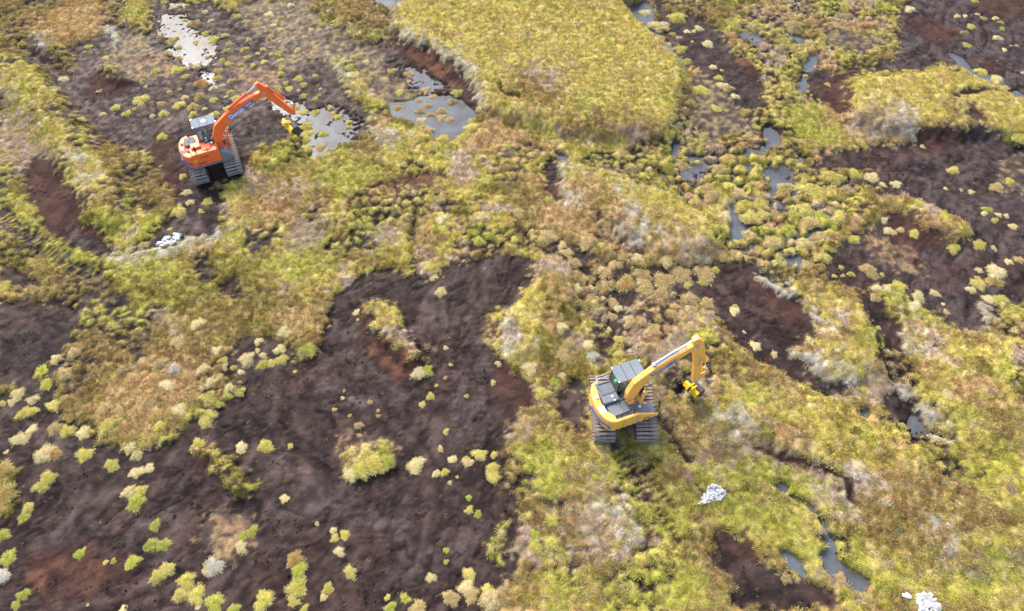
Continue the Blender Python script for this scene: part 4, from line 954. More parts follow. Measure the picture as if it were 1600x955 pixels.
def excavator(key, label, main, plan):
    mx, my, mz, ty, hy = MACH[key]
    root = bpy.data.objects.new('excavator', None); COL.objects.link(root); root.location = (mx, my, mz); root.rotation_euler = (0, 0, ty); root['label'] = label; root['category'] = 'excavator'
    HM = Matrix.Rotation(hy - ty, 4, 'Z')
    shoe_w = plan['shoe']; off = plan['gauge'] / 2
    # --- tracks: shoes on an oblong belt
    L2, R, nsh = 1.38, .40, 42; per = 4 * L2 + 2 * math.pi * R
    sb = bmesh.new(); pt = per / nsh
    box(sb, -pt * .46, pt * .26, -shoe_w / 2, shoe_w / 2, 0, .04); box(sb, -pt * .42, -pt * .30, -shoe_w / 2, shoe_w / 2, .04, .065)
    shoe_me = bpy.data.meshes.new('shoe'); sb.to_mesh(shoe_me); sb.free(); shoe_me.materials.append(STEEL)
    for s in (-1, 1):
        bm = bmesh.new(); prof = [(-L2 + .33 * math.cos(a), .43 + .33 * math.sin(a)) for a in np.linspace(math.pi / 2, 3 * math.pi / 2, 8)] + [(L2 + .33 * math.cos(a), .43 + .33 * math.sin(a)) for a in np.linspace(-math.pi / 2, math.pi / 2, 8)]
        prism_xz(bm, prof, s * off - .2, s * off + .2); tr = finish('track', bm, DARK, root)
        bm = bmesh.new(); prism_xz(bm, [(-1.1, .25), (1.1, .25), (1.1, .62), (-1.1, .62)], s * off - .24, s * off + .24); finish('track_frame', bm, DARK, tr)
        for e, nm in ((-1, 'sprocket'), (1, 'idler')):
            bm = bmesh.new(); tube(bm, (e * L2, s * off - .25, .43), (e * L2, s * off + .25, .43), .3, 20); tube(bm, (e * L2, s * off - .3, .43), (e * L2, s * off + .3, .43), .12, 12); finish(nm, bm, STEEL, tr)
        bm = bmesh.new()
        for q in np.linspace(-1.0, 1.0, 6): tube(bm, (q, s * off - .22, .16), (q, s * off + .22, .16), .11, 12)
        finish('roller', bm, DARK, tr)
        for i in range(nsh):
            d = i * pt
            if d < 2 * L2: p = (-L2 + d, .43 + R); a = 0
            elif d < 2 * L2 + math.pi * R: t = (d - 2 * L2) / R; p = (L2 + R * math.sin(t), .43 + R * math.cos(t)); a = t
            elif d < 4 * L2 + math.pi * R: p = (L2 - (d - 2 * L2 - math.pi * R), .43 - R); a = math.pi
            else: t = (d - 4 * L2 - math.pi * R) / R; p = (-L2 - R * math.sin(t), .43 - R * math.cos(t)); a = math.pi + t
            o = bpy.data.objects.new('shoe', shoe_me); COL.objects.link(o); o.parent = tr; o.location = (p[0], s * off, p[1]); o.rotation_euler = (0, a, 0)
    bm = bmesh.new(); box(bm, -.75, .75, -off + .2, off - .2, .38, .72); tube(bm, (0, 0, .70), (0, 0, .92), .55, 24); finish('chassis', bm, DARK, root, None, .03)
    # --- house base
    W = 1.2 if key == 'Y' else 1.14; bm = bmesh.new()
    rear = [(-1.05 - .62 * math.cos(a) , W * math.sin(a)) for a in np.linspace(-math.pi / 2, math.pi / 2, 14)]
    base = [(1.35, -.62), (1.30, -1.0), (1.15, -W)] + [(x, y) for x, y in rear] + [(1.1, W), (1.3, 1.1), (1.35, .4), (.9, .28), (.9, -.25)]
    prism_xy(bm, base, .92, 1.06); finish('deck_frame', bm, main if key == 'Y' else GREY, root, HM, .02)
    # counterweight: curved rear
    outer = [(-1.0 - .70 * math.cos(a) ** .8 if math.cos(a) > 0 else -1.0, (W + .01) * math.sin(a)) for a in np.linspace(-math.pi / 2, math.pi / 2, 18)]
    inner = [(-.98, W - .32), (-1.26, .5), (-1.32, 0), (-1.26, -.5), (-.98, -W + .32)]
    bm = bmesh.new(); prism_xy(bm, outer + inner, .98, 1.92); cwt = finish('counterweight', bm, main, root, HM, .07, False)
    # text on the curved back
    a0 = math.radians(-38)
    for a, tx, sz in plan['back']:
        a = math.radians(a); x = -1.0 - .70 * math.cos(a) ** .8; y = (W + .01) * math.sin(a)
        da = .02; x2 = -1.0 - .70 * math.cos(a + da) ** .8; y2 = (W + .01) * math.sin(a + da)
        t = Vector((x2 - x, y2 - y, 0)).normalized(); n = Vector((-t.y, t.x, 0)) * (-1 if (-t.y * x + t.x * y) < 0 else 1)
        lettering('lettering', tx, sz, HM @ frame((x + n.x * .04, y + n.y * .04, 1.42 + plan.get('bz', 0)), -t, (0, 0, 1)) , BLUE, cwt, .02)
    bm = bmesh.new(); box(bm, -1.62, -1.3, -.55, -.2, 1.921, 1.935); tube(bm, (-1.45, .35, 1.9), (-1.45, .35, 2.0), .09, 10); finish('lifting_cap', bm, WHITE if key == 'Y' else GREY, cwt, HM)
    # right side panel (towards the viewer)
    if key == 'Y':
        bm = bmesh.new(); prism_xz(bm, [(-1.1, .97), (1.22, .97), (1.34, 1.12), (.55, 1.62), (.1, 1.93), (-1.1, 1.93)], -W - .02, -W + .12); sp = finish('side_panel', bm, main, root, HM, .04)
        bm = bmesh.new()
        for i in range(8): box(bm, -1.05 + i * .3, -.92 + i * .3, -W - .028, -W - .018, .985, 1.06)
        finish('stripe', bm, NAVY, sp, HM)
        bm = bmesh.new(); box(bm, -.98, -.68, -W - .03, -W - .022, 1.30, 1.72); finish('warning_panel', bm, YPAINT, sp, HM)
        bm = bmesh.new(); box(bm, -.64, -.635, -W - .03, -W - .019, 1.0, 1.9); box(bm, .1, .105, -W - .03, -W - .019, 1.0, 1.88); finish('panel_gap', bm, DARK, sp, HM)
        lettering('lettering', 'ZX130', .11, HM @ frame((.62, -W - .03, 1.25), (1, 0, 0), (0, 0, 1)), BLACK, sp)
        # grey engine deck
        bm = bmesh.new(); box(bm, -1.22, .1, -W + .12, .22, 1.06, 1.70); box(bm, -1.22, -.45, .22, 1.1, 1.06, 1.72); finish('engine_deck', bm, GREY, root, HM, .03)
        bm = bmesh.new(); box(bm, -1.26, -.42, -.15, 1.02, 1.72, 1.98); hood = finish('engine_hood', bm, GREY, root, HM, .05)
        bm = bmesh.new(); tube(bm, (-.72, .1, 1.98), (-.72, .1, 2.02), .06, 10); tube(bm, (-.70, -.12, 1.98), (-.70, -.12, 2.02), .045, 10); finish('cap', bm, WHITE, hood, HM)
        bm = bmesh.new(); box(bm, -1.2, -.46, .9, .93, 1.982, 2.0); box(bm, -1.2, -.46, .3, .32, 1.982, 1.995); finish('hood_seam', bm, DARK, hood, HM)
        bm = bmesh.new(); box(bm, -1.15, -.15, -.85, -.22, 1.70, 1.82); finish('hatch', bm, GREY, root, HM, .03)
        bm = bmesh.new(); box(bm, -.38, .08, -.72, -.05, 1.70, 1.78); finish('hatch', bm, GREY, root, HM, .03)
        bm = bmesh.new()
        for i in range(7): box(bm, -.32 + i * .055, -.30 + i * .055, -.66, -.12, 1.781, 1.79)
        finish('grille', bm, DARK, root, HM)
        bm = bmesh.new(); box(bm, .1, .75, -W + .12, -.34, 1.06, 1.58); finish('fuel_tank', bm, GREY, root, HM, .05)
        bm = bmesh.new(); tube(bm, (.45, -.7, 1.58), (.45, -.7, 1.64), .07, 10); finish('filler_cap', bm, paint('cream', (.8, .7, .4), .5), root, HM)
        bm = bmesh.new(); box(bm, .75, 1.25, -W + .12, -.52, 1.06, 1.30); finish('toolbox', bm, GREY, root, HM, .03)
        bm = bmesh.new()
        for p in ([(1.3, -1.08, 1.1), (1.36, -1.05, 1.75), (.95, -1.1, 1.9)], [(-.1, -1.05, 1.7), (-.1, -1.05, 2.35), (-.75, -1.05, 2.35), (-.75, -1.05, 1.9)], [(.1, -.36, 1.6), (.12, -.36, 2.2), (-.5, -.36, 2.25), (-.5, -.36, 1.8)]): rail(bm, p)
        finish('handrail', bm, DARK, root, HM)
        bm = bmesh.new()
        rail(bm, [(-1.2, 1.1, 1.7), (-1.22, 1.12, 2.5), (-.5, 1.12, 2.55)]); rail(bm, [(-1.22, 1.12, 2.15), (-.5, 1.12, 2.2)]); rail(bm, [(-1.2, .8, 1.9), (-1.22, .82, 2.5), (-1.22, 1.12, 2.5)])
        finish('handrail', bm, SILV, root, HM)
    else:
        bm = bmesh.new(); box(bm, -1.1, .62, -W - .02, -.30, 1.06, 2.02); body = finish('engine_housing', bm, main, root, HM, .06)
        bm = bmesh.new(); box(bm, -1.1, .78, -W - .025, -W + .05, .94, 1.05); finish('sill', bm, GREY, root, HM)
        bm = bmesh.new(); box(bm, -1.3, -.1, -.30, 1.1, 1.06, 1.80); finish('rear_deck', bm, main, root, HM, .04)
        bm = bmesh.new(); box(bm, -1.25, -.62, .02, .78, 1.80, 2.0); finish('engine_hood', bm, GREY, root, HM, .05)
        bm = bmesh.new(); box(bm, -1.05, -.95, .3, .42, 2.0, 2.01); box(bm, -.8, -.7, .1, .16, 2.0, 2.02); finish('cap', bm, BLACK, root, HM)
        bm = bmesh.new(); box(bm, -.95, -.35, -.62, -.12, 2.02, 2.16); finish('hatch', bm, main, root, HM, .03)
        bm = bmesh.new(); box(bm, -.28, .2, -.95, -.42, 2.02, 2.08); finish('hatch', bm, main, root, HM, .03)
        bm = bmesh.new(); box(bm, -1.0, -.5, -.22, -.02, 1.81, 1.90); box(bm, -.1, .16, -.28, .12, 1.82, 1.86); box(bm, .25, .52, -.62, -.36, 2.021, 2.03); finish('grille', bm, BLACK, root, HM)
        bm = bmesh.new(); prism_xz(bm, [(.62, 1.0), (1.30, 1.0), (1.30, 1.25), (1.05, 1.55), (.62, 1.72)], -W, -.45); finish('fuel_tank', bm, GREY, root, HM, .04)
        bm = bmesh.new(); tube(bm, (.35, -.45, 2.02), (.35, -.45, 2.1), .07, 10); finish('filler_cap', bm, WHITE, root, HM)
        bm = bmesh.new(); tube(bm, (-.75, -.75, 2.02), (-.75, -.75, 2.35), .05, 10); finish('exhaust', bm, DARK, root, HM)
        lettering('lettering', 'ZX130', .17, HM @ frame((-.62, -W - .03, 1.28), (1, 0, 0), (0, 0, 1)), BLACK, body)
        lettering('lettering', 'HITACHI', .15, HM @ frame((-.35, -W - .03, 1.72), (1, 0, 0), (0, 0, 1)), paint('dark_red', (.35, .05, .02), .5), body)
        bm = bmesh.new(); box(bm, -1.08, -.86, -W - .03, -W - .022, 1.48, 1.64); finish('reflector', bm, YPAINT, body, HM)
        bm = bmesh.new()
        rail(bm, [(-1.2, 1.08, 1.8), (-1.2, 1.12, 2.7), (-.35, 1.12, 2.75)]); rail(bm, [(-1.2, 1.12, 2.7), (-.8, .55, 1.95)]); rail(bm, [(-1.2, 1.12, 2.25), (-.35, 1.12, 2.3)]); rail(bm, [(.55, -1.15, 2.0), (.55, -1.15, 2.35), (-.05, -1.15, 2.35), (-.05, -1.15, 2.0)])
        finish('handrail', bm, DARK, root, HM)
        bm = bmesh.new(); tube(bm, (-.35, 1.15, 2.75), (-.35, 1.15, 2.95), .07, 10); finish('beacon', bm, AMB, root, HM)
    # --- cab on the left
    x0, x1, y0, y1, zb, zt = -.40, 1.16, .22, 1.18, 1.0, 2.86
    bm = bmesh.new(); pr = [(x0, zb), (x1 + .05, zb), (x1 + .05, 1.5), (x1 - .22, 1.5), (x1 - .22, 1.35), (x0 + .3, 1.35), (x0 + .3, 1.95), (x0, 1.95)]
    prism_xz(bm, pr, y0 + .03, y1 - .02); cab = finish('cab', bm, BLACK if key == 'Y' else GREY, root, HM, .02)
    bm = bmesh.new(); post = .035
    for (ax, az, bx, bz) in ((x0 + .04, 1.3, x0 + .08, zt), (x1 + .02, 1.4, x1 - .30, zt), (.35, 1.1, .30, zt)):
        for yy_ in (y0 + .04, y1 - .04): tube(bm, (ax, yy_, az), (bx, yy_ + (.04 if yy_ < .7 else -.04), bz), post, 8)
    for yy_ in (y0 + .06, y1 - .06): tube(bm, (x0 + .06, yy_, zt - .04), (x1 - .3, yy_, zt - .04), post, 8); tube(bm, (x0 + .04, yy_, 1.9), (x1 - .1, yy_, 1.9), .02, 8)
    finish('cab_frame', bm, BLACK if key == 'Y' else CABG, cab, HM)
    bm = bmesh.new(); rx1 = x1 - .12
    prism_xy(bm, [(x0 - .04, y0), (rx1 - .1, y0 - .02), (rx1, y0 + .1), (rx1, y1 - .1), (rx1 - .1, y1), (x0 - .04, y1)], zt, zt + .09); rf = finish('roof', bm, CABG, cab, HM, .035)
    bm = bmesh.new(); box(bm, x0 + .45, x0 + .47, y0 + .02, y1 - .02, zt + .085, zt + .1); box(bm, x0 + .92, x0 + .94, y0 + .04, y1 - .04, zt + .085, zt + .1); finish('roof_seam', bm, DARK, rf, HM)
    if key == 'O':
        bm = bmesh.new(); tube(bm, (.35, .7, zt + .09), (.35, .7, zt + .11), .16, 16); finish('roof_hatch', bm, paint('pale_green', (.4, .5, .45), .4), rf, HM)
    bm = bmesh.new()
    for p in ((x0, y0 + .05), (x0, y1 - .1), (rx1, y0 + .12), (rx1, y1 - .15)): box(bm, p[0] - .03, p[0] + .03, p[1] - .04, p[1] + .04, zt + .09, zt + .13)
    finish('work_lamp', bm, LAMP, rf, HM)
    def pane(pts, nm='window'):
        bm = bmesh.new(); f = bm.faces.new([bm.verts.new(p) for p in pts]); r_ = bmesh.ops.extrude_face_region(bm, geom=[f]); n_ = f.normal.copy() if f.normal.length else Vector((0, 1, 0))
        bm.normal_update(); n_ = f.normal.copy(); bmesh.ops.translate(bm, vec=n_ * .012, verts=[v for v in r_['geom'] if isinstance(v, bmesh.types.BMVert)]); finish(nm, bm, GLASS, cab, HM)
    pane([(x0 + .07, y0 + .05, 1.38), (.32, y0 + .05, 1.38), (.30, y0 + .07, zt - .06), (x0 + .09, y0 + .07, zt - .06)])
    pane([(.36, y0 + .05, 1.38), (x1 - .01, y0 + .05, 1.42), (x1 - .32, y0 + .07, zt - .06), (.32, y0 + .07, zt - .06)])
    pane([(x1 + .03, y0 + .08, 1.52), (x1 + .03, y1 - .08, 1.52), (x1 - .29, y1 - .1, zt - .05), (x1 - .29, y0 + .1, zt - .05)], 'windscreen')
    pane([(x0 + .02, y0 + .1, 1.97), (x0 + .06, y0 + .1, zt - .06), (x0 + .06, y1 - .1, zt - .06), (x0 + .02, y1 - .1, 1.97)])
    pane([(x0 + .07, y1 - .05, 1.38), (x0 + .09, y1 - .07, zt - .06), (.30, y1 - .07, zt - .06), (.32, y1 - .05, 1.38)], 'door_window')
    bm = bmesh.new(); box(bm, .2, .64, .38, .82, 1.40, 1.50); box(bm, .14, .26, .38, .82, 1.46, 2.1); box(bm, .16, .25, .48, .72, 2.1, 2.28); finish('seat', bm, TEAL, cab, HM, .03)
    bm = bmesh.new(); box(bm, .2, .5, .38, .46, 1.5, 1.62); box(bm, .2, .5, 1.02, 1.1, 1.5, 1.62); tube(bm, (.45, .42, 1.6), (.48, .42, 1.78), .02, 8); tube(bm, (.45, 1.06, 1.6), (.48, 1.06, 1.78), .02, 8); tube(bm, (.86, .45, 1.2), (.9, .45, 1.9), .015, 6); finish('console', bm, BLACK, cab, HM, .01)
    bm = bmesh.new(); rail(bm, [(x1 + .02, y1, 1.4), (x1 + .15, y1 + .14, 2.2)], .012); box(bm, x1 + .1, x1 + .14, y1 + .05, y1 + .25, 2.15, 2.45); rail(bm, [(1.25, -.98, 1.25), (1.32, -1.05, 2.0)], .012); box(bm, 1.28, 1.32, -1.12, -.94, 1.95, 2.2); finish('mirror', bm, BLACK, root, HM)
    if key == 'Y': bm = bmesh.new(); tube(bm, (-.44, .52, 2.55), (-.44, .52, 2.75), .08, 10); finish('beacon', bm, GREEN, cab, HM)
    # --- boom, stick, bucket in the plane y = yb
    yb = plan['yb']; hw = .145; B = plan['boom']
    BM = HM @ Matrix.Translation((B[0][0], yb, 0)) @ Matrix.Rotation(plan.get('swing', 0), 4, 'Z') @ Matrix.Translation((-B[0][0], -yb, 0))
    bm = bmesh.new(); prism_xz(bm, beam_profile(B), yb - hw, yb + hw); boom = finish('boom', bm, main, root, BM, .02)
    bm = bmesh.new()
    for s in (-1, 1): prism_xz(bm, [(B[0][0] - .28, 1.0), (B[0][0] + .35, 1.0), (B[0][0] + .2, B[0][1] + .2), (B[0][0] - .12, B[0][1] + .22)], yb + s * (hw + .06) - .03, yb + s * (hw + .06) + .03)
    tube(bm, (B[0][0], yb - .3, B[0][1]), (B[0][0], yb + .3, B[0][1]), .07, 12); finish('boom_mount', bm, main, root, HM, .01)
    # decal along the lower straight length, on the side facing the picture
    i0, i1 = plan['decal']; pa, pb = Vector((i0[0], 0, i0[1])), Vector((i1[0], 0, i1[1])); mid = (pa + pb) / 2; dd = (pb - pa).normalized(); up = Vector((-dd.z, 0, dd.x)); Ld = (pb - pa).length
    if key == 'O':
        bm = bmesh.new(); q = [pa + up * .14, pa - up * .14, pb - up * .09, pb + up * .09]
        a_ = [bm.verts.new((v.x, yb - hw - .004, v.z)) for v in q]; b_ = [bm.verts.new((v.x, yb - hw - .010, v.z)) for v in q]; bm.faces.new(b_)
        for i in range(4): bm.faces.new((a_[i], a_[(i + 1) % 4], b_[(i + 1) % 4], b_[i]))
        finish('name_panel', bm, BLUE, boom, BM)
        lettering('lettering', 'Duncan', .36, BM @ frame((pa.x + dd.x * .62, yb - hw - .012, pa.z + dd.z * .62), dd, up), WHITE, boom)
        lettering('lettering', 'LIMITED', .13, BM @ frame((pb.x - dd.x * .42, yb - hw - .012, pb.z - dd.z * .42), dd, up), WHITE, boom)
    else:
        lettering('lettering_outline', 'Duncan', .46, BM @ frame((pa.x + dd.x * .66, yb - hw - .004, pa.z + dd.z * .66), dd, up), LBLUE, boom, .003)  # larger light-blue copy forms the outline of the letters
        lettering('lettering', 'Duncan', .43, BM @ frame((pa.x + dd.x * .66, yb - hw - .012, pa.z + dd.z * .66), dd, up), BLUE, boom, .004)
        lettering('lettering', 'LIMITED', .17, BM @ frame((pb.x - dd.x * .35, yb - hw - .012, pb.z - dd.z * .35), dd, up), BLUE, boom)
    if plan.get('patch'):
        i0, i1 = plan['patch']; bm = bmesh.new(); pa, pb = Vector((i0[0], 0, i0[1])), Vector((i1[0], 0, i1[1])); q = [pa + up * .1, pa - up * .17, pb - up * .13, pb + up * .0]
        bm.faces.new([bm.verts.new((v.x, yb - hw - .006, v.z)) for v in q]); finish('paint_patch', bm, YPAINT, boom, BM)
    lw = plan['cyl_mat']
    def cyl(a, b, r, nm, par, ys, rod=.5, mat=None):
        a = Vector((a[0], 0, a[1])); b = Vector((b[0], 0, b[1])); m_ = a.lerp(b, rod); out = None
        for yo in ys:
            bm = bmesh.new(); tube(bm, (a.x, yo, a.z), (m_.x, yo, m_.z), r, 14); tube(bm, (m_.x, yo, m_.z), (m_.x + (b - a).x * .02, yo, m_.z + (b - a).z * .02), r * 1.2, 14); tube(bm, (a.x, yo - r, a.z), (a.x, yo + r, a.z), r * 1.3, 12); c = finish(nm, bm, mat or main, par, BM, 0, False)
            bm = bmesh.new(); tube(bm, (m_.x, yo, m_.z), (b.x, yo, b.z), r * .55, 12); tube(bm, (b.x, yo - r, b.z), (b.x, yo + r, b.z), r * 1.1, 12); finish('piston_rod', bm, CHROME, c, BM)
    cyl(*plan['lift'], .085, 'lift_cylinder', boom, (yb - hw - .1, yb + hw + .1), .62)
    cyl(*plan['armcyl'], .085, 'arm_cylinder', boom, (yb,), plan.get('rodpos', .6), lw)
    bm = bmesh.new()
    for k_ in (-.05, .05): rail(bm, [(x, yb + k_, z + t * .5 + .06) for x, z, t in B[2:-1]], .018)
    finish('hydraulic_hose', bm, SILV if key == 'Y' else main, boom, BM)
    S = plan['stick']; bm = bmesh.new(); prism_xz(bm, S['outline'], yb - .13, yb + .13); stick = finish('stick', bm, main, root, BM, .02)
    bm = bmesh.new(); tube(bm, (B[-1][0], yb - .24, B[-1][1]), (B[-1][0], yb + .24, B[-1][1]), .08, 12); tube(bm, (S['end'][0], yb - .2, S['end'][1]), (S['end'][0], yb + .2, S['end'][1]), .06, 12); finish('pin', bm, SILV, stick, BM)
    cyl(*plan['bucketcyl'], .075, 'bucket_cylinder', stick, (yb,), .65)
    bm = bmesh.new(); e = Vector((S['end'][0], 0, S['end'][1])); lk = plan['link']
    for s in (-1, 1): tube(bm, (e.x + lk[0][0], yb + s * .12, e.z + lk[0][1]), (e.x + lk[1][0], yb + s * .12, e.z + lk[1][1]), .04, 8); tube(bm, (e.x + lk[1][0], yb + s * .12, e.z + lk[1][1]), (e.x + lk[2][0], yb + s * .12, e.z + lk[2][1]), .04, 8)
    finish('bucket_link', bm, main, stick, BM)
    hs = bmesh.new(); hp = plan['hose']; rail(hs, [(p[0], yb - .2, p[1]) for p in hp], .02); finish('hose', hs, SILV, stick, BM)
    # ditching bucket: curved plate between two cheeks; opening faces the machine
    bx, bz, ba, bw = plan['bucket']; R_ = .30 if key == 'O' else .25
    arc = [(-.20, .24), (.02, .27)] + [(.02 + math.cos(a) * R_, -.03 + math.sin(a) * R_) for a in np.linspace(math.radians(75), math.radians(-80), 9)] + [(-.12, -.36), (-.30, -.38)]
    inn = [(x * .92 - .01, z * .92) for x, z in arc]
    TB = BM @ Matrix.Translation((bx, yb, bz)) @ Matrix.Rotation(plan['byaw'], 4, 'Z') @ Matrix.Rotation(-ba, 4, 'Y')
    bm = bmesh.new(); prism_xz(bm, arc + inn[::-1], -bw / 2, bw / 2); buck = finish('bucket', bm, MUDDY, root, TB)
    for s in (-1, 1):
        bm = bmesh.new(); prism_xz(bm, arc, s * bw / 2 - .015, s * bw / 2 + .015); finish('bucket_cheek', bm, MUDDY, buck, TB)
    bm = bmesh.new(); box(bm, -.40, -.28, -bw / 2 - .02, bw / 2 + .02, -.40, -.365); finish('cutting_edge', bm, DARK, buck, TB)
    bm = bmesh.new(); prism_xz(bm, [(-.24, .22), (.12, .22), (.16, .30), (.05, .37), (-.20, .35)], -bw / 2 - .01, bw / 2 + .01); finish('top_beam', bm, YPAINT, buck, TB, .01)
    bm = bmesh.new()
    for s in (-.09, .09): prism_xz(bm, [(-.20, .33), (.30, .20), (.20, .52), (-.08, .58)], s - .03, s + .03)
    tube(bm, (0, -.12, .50), (0, .12, .50), .05, 10); box(bm, -.2, .2, -.18, .18, .30, .40); finish('bucket_ear', bm, YPAINT, buck, TB)
    bm = bmesh.new(); box(bm, -.10, .16, -.06, .06, .46, .60); finish('quick_hitch', bm, DARK if key == 'Y' else SILV, buck, TB, .02)
    return root, HM
MUDDY = paint('muddy_bucket', (.07, .055, .05), .7, spec=.25, dirt=.5, dcol=(.03, .025, .022))
ORANGE = paint('orange_paint', (.86, .15, .028), .5, dirt=.45, dcol=(.45, .22, .10)); AMBER = paint('amber_paint', (.88, .45, .09), .5, dirt=.4, dcol=(.45, .28, .12))
excavator('O', 'bright orange tracked excavator on wet black peat at upper left with yellow bucket', ORANGE, dict(
    shoe=.98, gauge=2.16, yb=-.34, swing=math.radians(-5), byaw=math.radians(18), back=[(-52, 'Duncan', .30), (-18, 'LIMITED', .2)], cyl_mat=ORANGE, rodpos=.62,
    boom=[(.72, 1.72, .34), (.84, 2.35, .58), (1.20, 3.0, .66), (1.95, 3.62, .56), (2.95, 4.18, .46), (3.95, 4.62, .38), (4.55, 4.86, .28)],
    decal=((1.95, 3.55), (3.75, 4.45)), lift=((1.15, 1.25), (1.65, 3.05)), armcyl=((2.2, 4.2), (4.30, 5.42)),
    stick=dict(outline=[(4.15, 5.48), (4.38, 5.60), (4.75, 5.15), (5.25, 4.2), (5.95, 2.95), (5.85, 2.72), (5.68, 2.78), (5.0, 3.75), (4.50, 4.55), (4.32, 4.9)], end=(5.80, 2.85)),
    bucketcyl=((4.8, 5.1), (5.95, 3.5)), link=((-.1, .35), (.22, .52), (.10, -.10)), hose=[(4.85, 3.95), (4.8, 3.6), (5.05, 3.4), (5.35, 3.6)],
    bucket=(5.45, 1.85, .9, 1.3), darkcheek=False))
root_y, HMY = excavator('Y', 'amber-yellow tracked excavator with grey deck and roof, operator in orange inside', AMBER, dict(
    shoe=1.06, gauge=2.1, yb=-.24, swing=math.radians(-3), byaw=math.radians(18), back=[(-50, 'LIMITED', .2), (-12, 'Duncan', .32)], cyl_mat=SILV, rodpos=.55,
    boom=[(.02, 1.80, .34), (.06, 2.6, .60), (.30, 3.45, .70), (.90, 4.22, .58), (1.6, 4.85, .48), (2.3, 5.42, .40), (2.72, 5.76, .30)],
    decal=((.80, 4.02), (1.92, 5.05)), patch=((1.75, 4.92), (2.2, 5.30)), lift=((.55, 1.25), (.75, 3.5)), armcyl=((.85, 4.78), (2.60, 6.22)),
    stick=dict(outline=[(2.45, 6.22), (2.72, 6.34), (3.05, 5.9), (3.25, 5.2), (3.55, 3.6), (3.72, 2.1), (3.58, 1.86), (3.42, 1.92), (3.12, 3.6), (2.70, 5.2), (2.54, 5.75)], end=(3.60, 2.0)),
    bucketcyl=((3.2, 5.2), (3.95, 2.9)), link=((-.04, .5), (.36, .85), (.28, .0)), hose=[(3.0, 4.8), (3.18, 4.6), (3.3, 4.2), (3.2, 3.8)],
    bucket=(3.80, 1.0, 1.1, .9), darkcheek=True))

# ------------------------------------------------------------------ the operator: one skinned body, seated
HI = paint('orange_hi_vis', (.9, .16, .03), .7); SKIN = paint('skin', (.55, .33, .24), .6); TROU = paint('grey_green_trousers', (.22, .32, .27), .8)
pr_ = bpy.data.objects.new('person', None); COL.objects.link(pr_); mx, my, mz, ty, hy = MACH['Y']
pr_.location = (mx, my, mz); pr_.rotation_euler = (0, 0, hy); pr_['label'] = 'operator in orange hi-vis top and white helmet seated inside the yellow excavator cab'; pr_['category'] = 'person'
def skin(name, V, E, Rr, mat, root_i=0, sub=1):
    me = bpy.data.meshes.new(name); me.from_pydata([Vector(v) for v in V], E, []); o = bpy.data.objects.new(name, me); COL.objects.link(o); sm = o.modifiers.new('skin', 'SKIN'); 
    for i, r in enumerate(Rr): me.skin_vertices[0].data[i].radius = (r, r)
    me.skin_vertices[0].data[root_i].use_root = True; ss = o.modifiers.new('sub', 'SUBSURF'); ss.levels = ss.render_levels = sub; bpy.context.view_layer.update()
    m2_ = bpy.data.meshes.new_from_object(o.evaluated_get(bpy.context.evaluated_depsgraph_get())); m2_.name = name; COL.objects.unlink(o); bpy.data.objects.remove(o)
    m2_.materials.clear(); m2_.materials.append(mat); o = bpy.data.objects.new(name, m2_); COL.objects.link(o); o.parent = pr_; return o
hx, hyy = .50, .60
V = [(hx, hyy, 1.62), (hx + .02, hyy, 1.85), (hx + .05, hyy, 2.05), (hx + .06, hyy, 2.16), (hx + .08, hyy, 2.22), (hx + .09, hyy, 2.34)]
E = [(0, 1), (1, 2), (2, 3), (3, 4), (4, 5)]; Rr = [.15, .155, .15, .07, .06, .10]
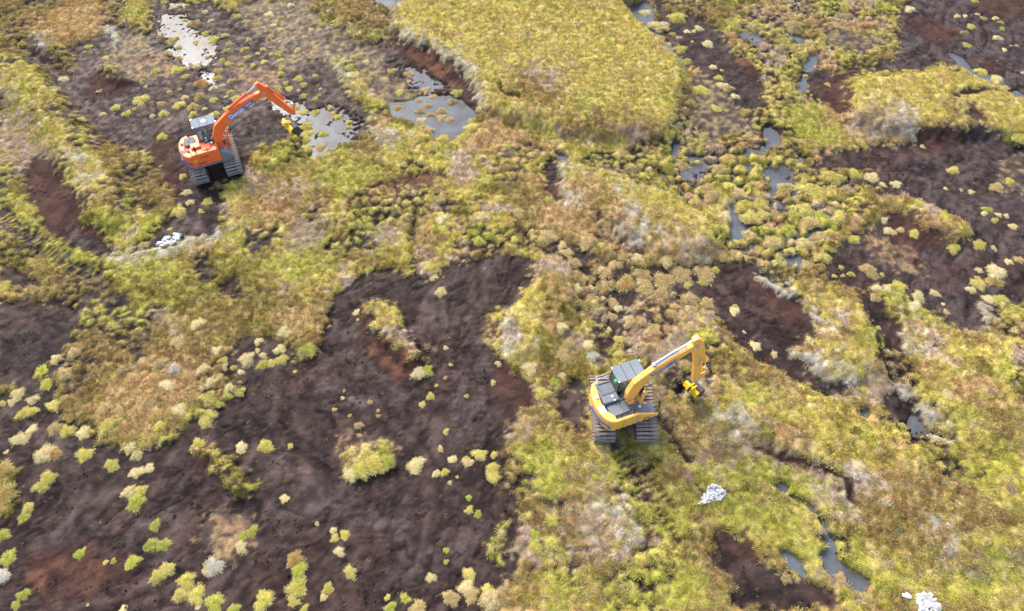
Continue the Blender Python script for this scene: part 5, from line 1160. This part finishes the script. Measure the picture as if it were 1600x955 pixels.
for s in (-1, 1):
    b = len(V); V += [(hx + .05, hyy + s * .2, 2.05), (hx + .14, hyy + s * .27, 1.82), (hx + .33, hyy + s * .27, 1.74), (hx + .40, hyy + s * .27, 1.75)]; E += [(2, b), (b, b + 1), (b + 1, b + 2), (b + 2, b + 3)]; Rr += [.075, .06, .045, .04]
    for f in range(5):
        c = len(V); fy = (f - 2) * .02; V += [(hx + .46, hyy + s * .27 + fy, 1.75 - .01 * abs(f - 2)), (hx + .49, hyy + s * .27 + fy, 1.72)]; E += [(b + 3, c), (c, c + 1)]; Rr += [.010, .009]
    b = len(V); V += [(hx + .08, hyy + s * .11, 1.60), (hx + .48, hyy + s * .15, 1.62), (hx + .55, hyy + s * .15, 1.22), (hx + .72, hyy + s * .15, 1.17)]; E += [(0, b), (b, b + 1), (b + 1, b + 2), (b + 2, b + 3)]; Rr += [.11, .08, .055, .05]
body = skin('body', V, E, Rr, SKIN)
for s in (-1, 1):
    pass
j = skin('jacket', [(hx, hyy, 1.60), (hx + .02, hyy, 1.85), (hx + .05, hyy, 2.07)] + [q for s in (-1, 1) for q in ((hx + .05, hyy + s * .2, 2.06), (hx + .14, hyy + s * .27, 1.82), (hx + .34, hyy + s * .27, 1.75))],
         [(0, 1), (1, 2), (2, 3), (3, 4), (4, 5), (2, 6), (6, 7), (7, 8)], [.17, .175, .165, .095, .08, .062, .095, .08, .062], HI)
t_ = skin('trousers', [(hx, hyy, 1.60)] + [q for s in (-1, 1) for q in ((hx + .08, hyy + s * .11, 1.60), (hx + .48, hyy + s * .15, 1.63), (hx + .55, hyy + s * .15, 1.25))],
          [(0, 1), (1, 2), (2, 3), (0, 4), (4, 5), (5, 6)], [.16, .125, .095, .07, .125, .095, .07], TROU)
bm = bmesh.new(); bmesh.ops.create_uvsphere(bm, u_segments=16, v_segments=10, radius=.135)
for v in bm.verts: v.co = Vector((v.co.x * 1.12, v.co.y, max(v.co.z, -.02) * 1.0)) + Vector((hx + .09, hyy, 2.40))
tube(bm, (hx + .12, hyy, 2.385), (hx + .12, hyy, 2.395), .17, 16); finish('helmet', bm, WHITE, pr_)
bm = bmesh.new(); bmesh.ops.create_uvsphere(bm, u_segments=8, v_segments=6, radius=.012)
bmesh.ops.translate(bm, verts=bm.verts, vec=(hx + .185, hyy + .035, 2.34)); b2 = bmesh.ops.create_uvsphere(bm, u_segments=8, v_segments=6, radius=.012); bmesh.ops.translate(bm, verts=b2['verts'], vec=(hx + .185, hyy - .035, 2.34)); finish('eyes', bm, BLACK, pr_)
bm = bmesh.new(); bmesh.ops.create_cone(bm, segments=6, radius1=.018, radius2=.006, depth=.05); bmesh.ops.translate(bm, verts=bm.verts, vec=(hx + .195, hyy, 2.31)); finish('nose', bm, SKIN, pr_)
